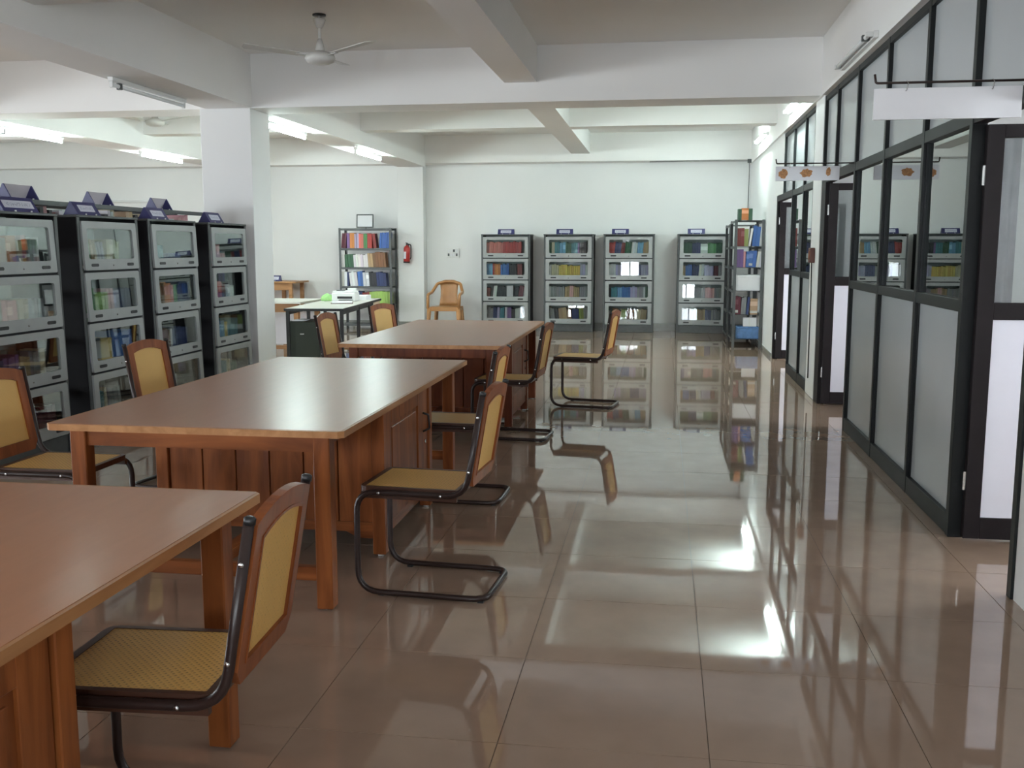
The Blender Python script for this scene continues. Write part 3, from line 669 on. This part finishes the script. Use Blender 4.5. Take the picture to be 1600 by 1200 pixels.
# far row, against the back wall
far = [(-3.05, 'far glass-door bookcase nearest the brown plastic chair', 'leftmost far bookcase'), (-1.98, 'second far glass-door bookcase from the plastic chair', 'second far bookcase'),
       (-.975, 'third far glass-door bookcase from the plastic chair', 'third far bookcase'), (.245, 'far glass-door bookcase beside the slotted steel rack', 'rightmost far bookcase')]
TW = ['top', 'second', 'third', 'bottom']
pal_mix = ['blue', 'navy', 'teal', 'white', 'grey', 'black', 'dark red', 'brown', 'light blue', 'cream']
pal_dull = ['grey', 'lavender', 'tan', 'brown', 'navy', 'white', 'maroon', 'cream']
FARSPEC = {
 (0,0): [('coral', 10, .030, .235, 0), ('red', 9, .034, .24, 0)],
 (0,1): [('light blue', 4, .034, .235, 0), ('red', 1, .03, .24, 0), ('orange', 3, .034, .235, 0), ('blue', 4, .034, .235, 0), ('black', 3, .04, .23, -.10), ('dark red', 2, .04, .24, 0)],
 (0,2): [('dark red', 2, .05, .20, 0), ('black', 1, .04, .23, .12), ('white', 2, .03, .23, .12), ('black', 4, .036, .22, .08), ('white', 1, .10, .24, 0), ('black', 2, .035, .22, .12), ('maroon', 2, .035, .23, .15), ('grey', 2, .035, .23, .15)],
 (0,3): [('grey', 3, .045, .23, 0), ('navy', 2, .03, .23, 0), ('lavender', 1, .04, .23, .05), ('teal', 2, .035, .23, .08), ('white', 1, .04, .23, 0), ('purple', 2, .035, .23, 0), ('black', 2, .03, .2, 0), ('white', 3, .03, .22, 0)],
 (1,0): [('dark green', 2, .035, .235, 0), ('cream', 1, .05, .235, 0), ('teal', 2, .04, .235, 0), ('light blue', 2, .045, .235, 0), ('dark green', 3, .035, .23, 0), ('teal', 3, .035, .23, 0), ('purple', 1, .03, .23, 0), ('black', 3, .035, .235, 0)],
 (1,1): [('white', 2, .03, .23, .05), ('cream', 3, .035, .23, .03), ('yellow', 10, .036, .215, 0), ('lavender', 2, .04, .23, 0), ('white', 2, .035, .23, 0)],
 (1,2): [('white', 2, .03, .23, 0), ('grey', 7, .032, .23, 0), ('tan', 2, .035, .23, .03), ('pink', 2, .03, .23, .03), ('tan', 3, .03, .22, 0), ('grey', 5, .033, .23, .03)],
 (1,3): [('white', 1, .05, .24, 0), ('grey', 2, .035, .23, -.1), ('black', 2, .03, .23, -.14), ('tan', 4, .035, .23, -.1), ('brown', 2, .035, .22, -.08), ('navy', 3, .036, .21, .0), ('olive', 2, .035, .23, -.06), ('grey', 2, .035, .23, -.06)],
 (2,0): [('red', 4, .03, .235, .10), ('navy', 3, .03, .235, .12), ('dark red', 2, .03, .23, .1), ('dark green', 3, .03, .235, .08), ('white', 3, .03, .235, .12), ('light blue', 3, .03, .23, .08), ('tan', 3, .036, .235, .05)],
 (2,1): [('white', 4, .036, .235, 0), ('lavender', 3, .036, .225, 0), ('grey', 4, .036, .23, 0), ('navy', 4, .036, .23, 0), ('lavender', 3, .036, .23, 0)],
 (2,2): [('black', 2, .035, .2, 0), ('teal', 3, .035, .22, .04), ('light blue', 2, .035, .22, 0), ('blue', 4, .033, .225, 0), ('lavender', 3, .035, .23, 0), ('grey', 3, .036, .225, 0), ('white', 1, .03, .23, 0), ('dark green', 2, .03, .23, 0)],
 (2,3): [('grey', 2, .03, .2, .05), ('dark green', 1, .03, .2, 0), ('brown', 3, .03, .225, 0), ('cream', 2, .03, .22, 0), ('olive', 3, .03, .22, 0), ('brown', 4, .03, .215, 0), ('cream', 3, .03, .22, .08), ('tan', 3, .03, .22, .1)],
 (3,0): [('dark green', 5, .034, .23, 0), ('navy', 4, .034, .225, 0), ('white', 1, .11, .21, 0), ('green', 4, .034, .225, 0), ('dark green', 3, .034, .225, 0), ('grey', 2, .034, .23, 0)],
 (3,1): [('tan', 3, .03, .225, 0), ('blue', 3, .034, .23, 0), ('navy', 3, .034, .225, .06), ('white', 2, .04, .24, .06), ('lavender', 4, .036, .22, 0), ('maroon', 2, .034, .22, .05), ('grey', 3, .034, .23, 0)],
 (3,2): [('lavender', 3, .034, .23, 0), ('white', 2, .05, .23, 0), ('grey', 6, .034, .22, 0), ('pink', 4, .034, .22, 0), ('grey', 3, .034, .22, 0)],
 (3,3): [('grey', 4, .034, .225, 0), ('lavender', 4, .034, .225, 0), ('tan', 4, .034, .225, 0), ('navy', 3, .034, .22, 0), ('grey', 4, .034, .225, 0)],
}
rt2 = random.Random(21)
FT = {(0,0): .030, (1,0): .032, (2,0): .030, (3,0): .028, (0,1): .020, (1,1): .018, (3,1): .016, (0,2): -.020, (2,1): -.018, (3,2): -.038, (1,3): -.052}
for k, (x, lab, place) in enumerate(far):
    m = Matrix.Translation((x, 16.74, 0))
    bookcase(lab, m, .84 if k < 3 else .82, [(FT.get((k, t), .004), rt2.gauss(0, .003)) for t in range(4)])
    tent_sign('navy name stand on ' + place, (x+(.27, .20, .13, .16)[k], 16.86, CH+.0065), 0, .28, .085)
    for t, (z0, z1) in enumerate(TIERS):
        shelf_books(m, .05, .79, .05, z0, .28, [(c, n, w, h*1.12, l) for c, n, w, h, l in FARSPEC[(k, t)]], TW[t]+' shelf of the '+place, 100+k*10+t)
# left row, facing the tables
LX = -4.05
leftc = [(5.44, 'left-row bookcase cut off by the photo edge', 'bookcase at left edge', -.010), (6.52, 'second left-row glass-door bookcase from the photo left edge', 'second left-row bookcase', -.022),
         (7.49, 'third left-row glass-door bookcase from the photo left edge', 'third left-row bookcase', -.018), (8.53, 'left-row bookcase standing against the white pillar', 'bookcase against the pillar', -.008)]
LSPEC = {
 (0,0): [('cream', 4, .04, .22, 0), ('brown', 3, .045, .23, 0), ('orange', 2, .05, .24, -.03), ('tan', 1, .05, .22, 0), ('red', 1, .042, .255, 0), ('grey', 4, .028, .235, 0), ('white', 1, .02, .235, 0), (None, 1, .2, 0, 0)],
 (0,1): [('brown', 5, .045, .22, 0), ('coral', 3, .045, .20, -.05), ('tan', 3, .034, .2, 0), ('grey', 5, .034, .2, 0), ('white', 1, .06, .14, 0)],
 (0,2): [('navy', 5, .04, .2, 0), ('purple', 4, .036, .21, 0), ('tan', 3, .036, .2, 0), ('grey', 3, .036, .22, 0), ('cream', 1, .05, .23, 0)],
 (0,3): [('maroon', 6, .05, .22, 0), ('purple', 4, .05, .2, -.1), ('maroon', 4, .05, .2, -.12)],
 (1,0): [('dark green', 3, .036, .15, 0), ('green', 2, .04, .23, -.14), ('tan', 2, .03, .22, -.2), ('grey', 3, .03, .21, -.18), ('cream', 2, .05, .22, .06), ('olive', 2, .03, .22, .12)],
 (1,1): [('red', 2, .03, .23, -.06), ('green', 4, .034, .24, 0), ('lime', 4, .04, .20, 0), ('pink', 2, .034, .22, -.05), ('lavender', 2, .036, .21, 0), ('navy', 4, .04, .22, .04)],
 (1,2): [('black', 2, .034, .24, 0), ('lavender', 2, .034, .23, .05), ('black', 2, .034, .23, 0), ('yellow', 3, .05, .225, .03), ('blue', 8, .034, .26, 0)],
 (1,3): [('dark green', 3, .034, .2, 0), ('white', 1, .02, .23, 0), ('teal', 3, .034, .21, 0), ('cream', 2, .02, .23, -.05), ('grey', 5, .034, .22, -.1)],
 (2,0): [('grey', 4, .034, .2, 0), ('teal', 4, .034, .18, -.05), (None, 1, .06, 0, 0), ('navy', 6, .04, .12, 0)],
 (2,1): [('navy', 4, .03, .21, 0), ('brown', 4, .034, .24, 0), ('orange', 3, .036, .24, 0), ('coral', 2, .034, .23, 0), ('green', 2, .034, .22, 0), ('navy', 6, .034, .24, 0)],
 (2,2): [('purple', 5, .034, .22, 0), ('brown', 4, .034, .22, 0), ('white', 1, .03, .22, 0), ('navy', 8, .034, .22, 0)],
 (2,3): [('cream', 2, .04, .2, -.15), ('dark green', 4, .036, .18, -.1), ('grey', 4, .036, .2, 0)],
 (3,0): [('coral', 1, .05, .18, 0), ('pink', 4, .06, .20, 0), ('red', 3, .04, .12, 0), ('black', 4, .036, .10, 0)],
 (3,1): [('grey', 3, .036, .19, 0), ('red', 5, .04, .22, 0), ('maroon', 2, .036, .2, -.06), ('white', 5, .036, .18, 0)],
 (3,2): [('olive', 3, .034, .2, 0), ('tan', 3, .036, .22, 0), ('light blue', 3, .034, .22, 0), ('yellow', 2, .036, .2, 0), ('teal', 6, .036, .22, 0)],
 (3,3): [('grey', 3, .034, .2, 0), ('white', 2, .034, .16, 0), ('teal', 4, .034, .2, 0), ('cream', 2, .04, .22, 0), ('dark green', 4, .034, .18, 0)],
}
for k, (y, lab, place, lean) in enumerate(leftc):
    m = Matrix.Translation((LX, y, CD*math.sin(-lean))) @ Matrix.Rotation(PI/2, 4, 'Z') @ Matrix.Rotation(lean, 4, 'X')
    bookcase(lab, m, .82, [(rt2.uniform(-.035, -.008), rt2.gauss(0, .008)) for t in range(4)])
    sy = (.30, .06, .10, .09)[k]
    s = tent_sign('navy name stand on ' + place, (0, 0, 0), 0, .36 if k == 0 else .29, .095, dep=.06)
    s.matrix_world = m @ Matrix.Translation((sy, .07, CH+.0065))
    for t, (z0, z1) in enumerate(TIERS):
        shelf_books(m, .05, .77, .05, z0, .27, LSPEC[(k, t)], TW[t]+' shelf of the '+place, 200+k*10+t)

# ------------------------------------------------------------------ open steel racks
def rack(name, label, mat, W_, D_, H_, shelves, group='open steel racks', m_='dkgrey', mid=False):
    """local: front at y=0, width along x; slotted angle posts, thin shelves"""
    r = thing(name, label, 'rack', group=group); r.matrix_world = mat
    a = .038
    for x, sx in ((0, 1), (W_, -1)):
        for y, sy in ((0, 1), (D_, -1)):
            o = [(x, y), (x+sx*a, y), (x+sx*a, y+sy*.004), (x+sx*.004, y+sy*.004), (x+sx*.004, y+sy*a), (x, y+sy*a)]
            obj('post', prism('post', o, 0, H_, 'z'), m_, r)
    for z in shelves:
        s = obj('shelf', boxmesh('shelf', [(.005, W_-.005, .005, D_-.005, z-.004, z), (.005, W_-.005, .005, .009, z-.035, z-.004), (.005, W_-.005, D_-.009, D_-.005, z-.035, z-.004)]), m_, r)
        for x in (.02, W_-.02): obj('bolt', lathe('bolt', [(.006, 0), (.005, -.005)], 6, 'y'), 'steel', s, loc=(x, 0, z-.018))
    return r
# rack by the wall column (back left)
mb = Matrix.Translation((-5.52, 16.60, 0))
SH = [.10, .42, .75, 1.075, 1.40, 1.74]
rack('steel_rack', 'dark steel rack of bound volumes beside the wall column', mb, .93, .36, 1.745, SH)
PB = 'rack beside the wall column'
shelf_books(mb, .03, .9, .03, 1.40, .30, [('maroon', 2, .04, .25, .1), ('purple', 1, .05, .25, 0), ('orange', 2, .042, .25, 0), ('lavender', 2, .042, .25, 0), ('coral', 2, .042, .25, 0), ('green', 2, .032, .25, 0), ('red', 2, .042, .25, 0), ('dark red', 1, .045, .25, -.12), (None, 1, .05, 0, 0), ('blue', 6, .034, .26, .08)], 'top shelf of the '+PB, 301)
shelf_books(mb, .03, .9, .03, 1.075, .29, [('white', 1, .05, .22, 0), ('dark green', 3, .045, .22, -.06), ('white', 6, .042, .22, -.06), ('tan', 2, .04, .24, -.08), ('brown', 5, .045, .25, -.08)], 'second shelf of the '+PB, 302)
shelf_books(mb, .03, .9, .03, .75, .29, [('white', 2, .05, .24, 0), ('navy', 1, .03, .24, 0), ('white', 3, .045, .24, -.12), ('blue', 2, .05, .25, -.06), ('white', 2, .055, .24, -.06), ('black', 3, .045, .24, -.08), ('navy', 4, .04, .24, -.08)], 'third shelf of the '+PB, 303)
shelf_books(mb, .03, .9, .03, .42, .29, [('white', 1, .05, .24, 0), ('blue', 4, .05, .25, 0), ('navy', 3, .04, .25, 0), ('dark red', 3, .045, .23, 0), ('lime', 8, .05, .24, 0)], 'fourth shelf of the '+PB, 304)
f = thing('certificate_frame', 'framed white certificate standing on the far steel rack', 'picture frame', (-5.24, 16.74, 1.751), (-.10, 0, 0))
obj('frame', ring('frame', [(0, 0), (.30, 0), (.30, .23), (0, .23)], [(.018, .018), (.282, .018), (.282, .212), (.018, .212)], -.01, .01), 'dkgrey', f)
box('certificate', 'paper', (.0175, .2825, -.004, .004, .0175, .2125), f)
box('back_strut', 'dkgrey', (.14, .16, .01, .07, 0, .15), f)
# slotted racks by the right wall, seen end on
SH2 = [.125, .47, .805, 1.135, 1.43, 1.79]
m1 = Matrix.Translation((.995, 15.28, 0)) @ Matrix.Rotation(-PI/2, 4, 'Z')
rack('slotted_rack', 'slotted steel rack of files by the right wall, end on', m1, .92, .41, 1.80, SH2)
m2 = Matrix.Translation((.985, 16.28, 0)) @ Matrix.Rotation(-PI/2, 4, 'Z')
rack('slotted_rack', 'slotted steel rack standing behind the file rack', m2, .92, .41, 1.76, [.10, .45, .80, 1.13, 1.42, 1.75])
PR = 'end-on rack by the right wall'
def end_books(z, spec, place, seed, y=14.41):
    shelf_books(Matrix.Translation((1.04, y, 0)), 0, .335, 0, z, .30, spec, place, seed, .20)
end_books(1.43, [('dark red', 2, .045, .26, 0), ('olive', 1, .05, .24, 0), ('white', 1, .03, .26, .15), ('blue', 3, .05, .28, .08)], 'first shelf of the '+PR, 311)
end_books(1.135, [('purple', 2, .04, .25, 0), ('pink', 1, .03, .22, 0), ('blue', 3, .045, .23, .06), ('white', 2, .035, .22, .12)], 'second shelf of the '+PR, 312)
end_books(.47, [('maroon', 2, .035, .25, 0), ('grey', 2, .034, .24, .05), ('navy', 1, .03, .24, .1), ('tan', 1, .12, .22, 0)], 'fourth shelf of the '+PR, 313)
end_books(1.795, [('dark green', 1, .05, .16, 0), ('orange', 1, .09, .17, 0), ('dark green', 1, .055, .155, 0)], 'top of the '+PR, 314)
def carton(name, label, cat, b, mat='paper', lid=True):
    c = thing(name, label, cat, ((b[0]+b[1])/2, (b[2]+b[3])/2, b[4]))
    w, d, h = (b[1]-b[0])/2, (b[3]-b[2])/2, b[5]-b[4]
    box('carton_body', mat, (-w, w, -d, d, 0, h*.86), c, bevel=.004)
    if lid: box('carton_lid', mat, (-w-.004, w+.004, -d-.004, d+.004, h*.80, h), c, bevel=.008)
    return c
carton('carton', 'white carton on the third shelf of end-on rack', 'box', (1.045, 1.365, 14.40, 14.70, .806, 1.03))
carton('magazine_pile', 'blue packet pile on the lowest shelf of end-on rack', 'pile', (1.07, 1.37, 14.40, 14.66, .126, .30), 'bluepack')
paper = thing('paper_bundle', 'white paper bundle leaning on lowest rack shelf', 'paper', (1.15, 14.40, .301), (-.12, 0, 0))
box('sheet_stack', 'paper', (0, .19, .01, .05, 0, .13), paper, bevel=.002); box('tie_band', 'white', (.085, .10, .006, .054, -.001, .132), paper)
# long rack standing back to back with the left bookcases
m3 = Matrix.Translation((-4.475, 5.5, 0)) @ Matrix.Rotation(PI/2, 4, 'Z')
rack('long_rack', 'long dark steel rack behind the left bookcases', m3, 3.92, .36, 1.757, [.10, .45, .80, 1.12, 1.44, 1.755])
rl = random.Random(77)
sp = []
for _ in range(30): sp.append((rl.choice(['white', 'black', 'cream', 'white', 'grey', 'pink', 'dark red', 'tan', None, 'black']), rl.choice((1, 1, 2, 3)), rl.uniform(.03, .06), rl.uniform(.23, .28), rl.choice((0, 0, .05, -.08))))
shelf_books(m3, .4, 3.86, .03, 1.44, .285, sp, 'top shelf of the long rack behind bookcases', 321, .2)
for k, (y, w, lab) in enumerate(((6.50, .33, 'left edge of the long rack'), (7.55, .30, 'middle of the long rack'), (8.56, .30, 'right end of the long rack'))):
    tent_sign('name stand with pale blank side up on ' + lab, (-4.475-.14, y, 1.758), PI/2, w, .105, True, .06)

# ------------------------------------------------------------------ emit the books: the largest 300 as objects, the rest as one row object
bm = bmesh.new()
for b in ((0, .1, 0, 1, 0, 1), (.9, 1, 0, 1, 0, 1), (.1, .9, 0, .03, 0, 1)): addbox(bm, *b)
nc = len(bm.faces); addbox(bm, .1, .9, .03, .97, .015, .985)
bm.faces.ensure_lookup_table()
for fc in bm.faces[nc:]: fc.material_index = 1
bmesh.ops.recalc_face_normals(bm, faces=bm.faces)
book_me = bpy.data.meshes.new('book'); bm.to_mesh(book_me); bm.free(); book_me.materials.append(M['book']); book_me.materials.append(M['page'])
def in_view(p):
    d = p-CAM; c, s = math.cos(.14958), math.sin(.14958); z = d.y*c-d.x*s
    if z < .3: return 0
    px = 800+1548*(d.x*c+d.y*s)/z
    return 1/z**2 if -10 < px < 1620 else 0
for b in BOOKS: b.append(in_view(b[0] @ Vector((0, 0, b[1][2]*.5)))*b[1][0]*b[1][2])
BOOKS.sort(key=lambda b: -b[6])
near, rest = [b for b in BOOKS[:300] if b[6] > 0], [b for b in BOOKS[300:]]+[b for b in BOOKS[:300] if b[6] <= 0]
cnt = {}
for b in near: cnt.setdefault((b[4], b[2]), []).append(b)
ORD = ['first', 'second', 'third', 'fourth', 'fifth', 'sixth', 'seventh', 'eighth', 'ninth', 'tenth', 'eleventh', 'twelfth']
for (place, colr), lst in cnt.items():
    lst.sort(key=lambda b: b[5])
    for i, b in enumerate(lst):
        o = obj('book', book_me); o.matrix_world = b[0] @ Matrix.Diagonal((b[1][0], b[1][1], b[1][2], 1)); o.color = b[3]+(1,)
        lab = (colr+' book on the '+place) if len(lst) == 1 else ('%s %s book from left, %s' % (ORD[i] if i < 12 else 'farthest', colr, place))
        tag(o, lab, 'book', 'books on the '+place)
vs, fs, cols = [], [], []
for b in rest:
    n = len(vs); w, d, h = b[1]
    for p in ((0,0,0),(w,0,0),(w,d,0),(0,d,0),(0,0,h),(w,0,h),(w,d,h),(0,d,h)): vs.append(tuple(b[0] @ Vector(p)))
    for q in ((3,2,1,0),(4,5,6,7),(0,1,5,4),(1,2,6,5),(2,3,7,6),(3,0,4,7)): fs.append(tuple(n+i for i in q)); cols += [b[3]+(1,)]*4
if vs:
    me = bpy.data.meshes.new('book_row'); me.from_pydata(vs, [], fs); ca = me.color_attributes.new('Col', 'FLOAT_COLOR', 'CORNER')
    for i, c in enumerate(cols): ca.data[i].color = c
    me.materials.append(M['bookrow']); tag(obj('book_rows', me), 'tightly packed rows of small books in the far bookcases', 'books', kind='stuff')

# ------------------------------------------------------------------ office corner behind the pillar
d = thing('office_desk', 'pale topped office desk with dark metal legs behind pillar', 'desk', (-3.88, 11.55, 0), (0, 0, .095))
box('desk_top', 'desktop', (-.32, .32, -1.12, 1.12, .725, .75), d, bevel=.003)
obj('desk_edge', ring('desk_edge', [(-.33, -1.13), (.33, -1.13), (.33, 1.13), (-.33, 1.13)], [(-.32, -1.12), (.32, -1.12), (.32, 1.12), (-.32, 1.12)], .722, .749, 'z'), 'black', d)
for x in (-.30, .30):
    for y in (-1.08, -.2, .62): box('leg', 'black', (x-.018, x+.018, y-.018, y+.018, 0, .722), d)
    box('side_rail', 'black', (x-.012, x+.012, -1.06, .6, .68, .72), d)
box('end_panel', 'beige', (.285, .315, .66, 1.10, .02, .722), d, bevel=.002)
box('foot_shelf', 'oak', (-.28, .28, -.18, .60, .20, .22), d)
d2 = thing('side_desk', 'second pale topped desk half hidden by the pillar', 'desk', (-5.34, 12.1, 0))
box('desk_top', 'desktop', (-.95, .95, -.42, .42, .725, .75), d2, bevel=.003)
for x in (-.9, .88):
    for y in (-.37, .37): box('leg', 'oak', (x-.03, x+.03, y-.03, y+.03, 0, .725), d2)
box('apron', 'oak', (-.9, .88, -.39, -.36, .62, .725), d2); box('stretcher', 'oak', (-.87, .85, -.015, .015, .12, .17), d2); box('modesty_panel', 'paper', (-.87, .85, .35, .36, .15, .62), d2)
p = thing('steel_pedestal', 'dark green steel pedestal cabinet under the pale desk', 'cabinet', (-3.93, 10.62, 0))
box('pedestal_body', 'green', (-.185, .185, -.10, .34, .03, .60), p, bevel=.004)
box('pedestal_door', 'green', (-.178, .178, -.112, -.1005, .04, .592), p, bevel=.003)
box('name_badge', 'steel', (-.035, .012, -.1145, -.1115, .455, .468), p)
for x in (-.15, .15): box('foot', 'black', (x-.02, x+.02, -.08, .3, 0, .03), p)
sheet = thing('paper_sheets', 'loose white sheets lying on the green pedestal', 'paper', (-4.02, 10.66, .6005))
box('sheet', 'paper', (-.06, .08, -.09, .08, 0, .006), sheet); box('sheet', 'paper', (-.05, .09, -.08, .09, .006, .011), sheet)
pr = thing('printer', 'white desktop printer on the pale office desk', 'printer', (-3.90, 11.95, .7505), (0, 0, .05)); pr.scale = (.72, .72, .8)
box('printer_body', 'white', (-.20, .20, -.17, .17, 0, .14), pr, bevel=.015); box('scanner_lid', 'white', (-.19, .19, -.16, .16, .14, .165), pr, bevel=.008)
box('control_panel', 'dkgrey', (-.12, .02, -.155, -.06, .165, .178), pr, bevel=.003); box('output_tray', 'dkgrey', (-.06, .17, -.24, -.165, .02, .032), pr); box('paper_slot', 'black', (-.1, .16, -.1735, -.169, .045, .08), pr)
box('paper_feed', 'white', (.02, .17, .05, .12, .165, .20), pr, bevel=.004)
def lump(name, mat, label, cat, loc, sx, sy, sz, seed):
    rr = random.Random(seed); bm = bmesh.new(); bmesh.ops.create_icosphere(bm, subdivisions=3, radius=1)
    for v in bm.verts:
        q = 1+.16*math.sin(5*v.co.x+seed)*math.cos(6*v.co.y)+rr.uniform(-.06, .06); v.co = Vector((v.co.x*sx*q, v.co.y*sy*q, max(v.co.z, -.2)*sz*q))
    mz = min(v.co.z for v in bm.verts)
    for v in bm.verts: v.co.z -= mz
    return tag(obj(name, finish(bm, name, True), mat, loc=loc), label, cat)
lump('crumpled_cloth', 'lime', 'crumpled light green cloth beside the white printer', 'cloth', (-4.15, 12.0, .7505), .08, .08, .07, 2)
for k, (x, y, w, h, a) in enumerate(((-3.86, 12.36, .13, .055, .1), (-3.80, 11.50, .12, .02, .3))):
    q = thing('paper_stack', ('paper stack beside the printer near the end panel', 'thin dark folder with papers before the printer')[k], 'paper', (x, y, .7505), (0, 0, a))
    box('sheets', 'paper', (-w, w, -.15, .15, .004, h), q, bevel=.002); box('folder', 'white' if k == 0 else 'boxred', (-w-.01, w+.01, -.16, .16, 0, .004), q)
wt = thing('wooden_table', 'small wooden table against the far back wall', 'table', (-7.1, 16.75, 0))
box('table_top', 'oak', (-.85, .85, -.33, .33, .80, .83), wt, bevel=.004); box('apron', 'oak', (-.75, .75, -.29, -.26, .68, .80), wt)
for x in (-.74, .40, .74):
    for y in (-.27, .27): box('leg', 'oak', (x-.03, x+.03, y-.03, y+.03, 0, .80), wt)
tent_sign('navy name stand on the small wooden table', (-6.95, 16.62, .8305), 0, .36, .10)
# brown plastic armchair
pc = thing('plastic_armchair', 'brown moulded plastic armchair against the back wall', 'chair', (-3.60, 16.42, 0), (0, 0, 0))
def leg(name, p0, p1, w0, w1):
    return sweep(name, [p0, p1], [w0, w1], 6)
for s in (-1, 1):
    obj('leg', leg('leg', (s*.27, -.24, 0), (s*.245, -.20, .42), .028, .040), 'brownp', pc)
    obj('leg', leg('leg', (s*.25, .26, 0), (s*.21, .20, .42), .028, .040), 'brownp', pc)
obj('seat', prism('seat', [(-.22, -.23), (.22, -.23), (.24, -.18), (.21, .2), (-.21, .2), (-.24, -.18)], .405, .432, 'z'), 'brownp', pc)
obj('seat_skirt', ring('seat_skirt', rrect(-.245, .245, -.235, .215, .03), rrect(-.232, .232, -.222, .202, .03), .36, .41, 'z'), 'brownp', pc)
arch = fillet([(-.265, -.22, .40), (-.27, -.20, .63), (-.265, .10, .66), (-.20, .24, .80), (-.07, .27, .84), (.07, .27, .84), (.20, .24, .80), (.265, .10, .66), (.27, -.20, .63), (.265, -.22, .40)], .06, 3)
obj('arm_arch', sweep('arm_arch', arch, .026, 8), 'brownp', pc)
bmk = bmesh.new(); rows = []
for i in range(7):
    z = .42+.42*i/6; hw = .165-.02*math.sin(PI*i/6); yb_ = .20+.075*i/6
    rows.append([[bmk.verts.new((hw*(-1+2*j/6), yb_+t-.03*(1-(abs(-1+2*j/6))**2)*-1, z-(.03 if i == 6 and j in (0, 6) else 0))) for j in range(7)] for t in (0, .012)])
for i in range(6):
    for j in range(6):
        for t in (0, 1): bmk.faces.new([rows[i][t][j], rows[i][t][j+1], rows[i+1][t][j+1], rows[i+1][t][j]])
    for j in (0, 6): bmk.faces.new([rows[i][0][j], rows[i][1][j], rows[i+1][1][j], rows[i+1][0][j]])
for i in (0, 6):
    for j in range(6): bmk.faces.new([rows[i][0][j], rows[i][0][j+1], rows[i][1][j+1], rows[i][1][j]])
obj('backrest', finish(bmk, 'backrest', True), 'brownp', pc)
# fire extinguisher on the wall column
fe = thing('fire_extinguisher', 'red fire extinguisher hanging on the white wall column', 'extinguisher', (-4.39, 16.86, 1.15), (0, .03, 0))
obj('cylinder', lathe('cylinder', [(.05, 0), (.056, .01), (.056, .24), (.045, .275), (.02, .295), (.018, .305)], 16), 'red', fe)
obj('base_ring', lathe('base_ring', [(.055, -.004), (.0575, 0), (.0575, .022), (.055, .026)], 16), 'black', fe)
obj('valve', lathe('valve', [(.016, .30), (.016, .335), (.008, .345)], 10), 'dkgrey', fe)
box('squeeze_lever', 'dkgrey', (-.012, .012, -.06, .012, .338, .348), fe); box('carry_handle', 'dkgrey', (-.01, .01, -.055, .012, .312, .320), fe)
obj('hose', sweep('hose', fillet([(.015, 0, .325), (.075, -.01, .31), (.078, -.015, .10), (.066, -.02, .06)], .03), .009, 7), 'black', fe)
obj('paper_label', prism('paper_label', [(-.048, -.034), (-.028, -.0515), (0, -.0585), (.0, -.0565), (-.027, -.0495), (-.046, -.033)], .07, .19, 'z'), 'paper', fe)
box('wall_bracket', 'dkgrey', (-.02, .02, .056, .07, .2, .32), fe)
# switchboard, alarm box, cable
sw = thing('switchboard', 'white switchboard plate on the back wall', 'switchboard', (-3.63, YB, 1.32))
box('plate', 'white', (-.115, .115, -.014, 0, -.085, .085), sw, bevel=.004)
for i in range(4):
    for j in range(2): box('switch', 'paper' if (i+j) % 3 else 'dkgrey', (-.09+i*.048, -.06+i*.048, -.02, -.014, -.055+j*.07, -.01+j*.07), sw, bevel=.002)
al = thing('alarm_box', 'small red-brown box on the partition pillar', 'box', (PX-.005, 9.76, 1.27))
box('case', 'boxred', (-.045, 0, -.06, .06, 0, .14), al, bevel=.006); box('face_plate', 'cwood', (-.049, -.0445, -.04, .04, .03, .11), al)
obj('cable', sweep('cable', [(-.02, 0, 0), (-.012, .01, -.3), (-.015, -.01, -.75), (-.012, 0, -1.1)], .006, 6), 'black', al)
jb = thing('junction_box', 'small dark cable junction in the far top corner', 'junction box', (PX-.06, 16.76, 2.80))
box('case', 'black', (-.03, .03, -.03, .018, -.03, .03), jb); obj('cable', sweep('cable', [(0, .0, -.03), (.02, .2, -.12), (.03, .37, -.4), (.03, .375, -.9)], .006, 6), 'dkgrey', jb)
obj('cable', sweep('cable', [(-.03, -.01, 0), (-.6, -.0, .012), (-1.6, .0, .006)], .005, 5), 'dkgrey', jb)
# grey wavy upright strip inside the near office
cu = bmesh.new(); pv = None
for k in range(14):
    x = 2.86+k*.018; y = 9.47+.025*math.sin(k*1.3); q = [cu.verts.new(p) for p in ((x, y, .25), (x, y, 2.45), (x, y+.006, .25), (x, y+.006, 2.45))]
    if pv:
        for i0, i1 in ((0, 1), (2, 3), (1, 3), (0, 2)): cu.faces.new([pv[i0], q[i0], q[i1], pv[i1]])
    pv = q
tag(obj('office_strip', finish(cu, 'office_strip', True), 'office_strip'), 'grey upright strip inside the near office', 'office_strip')
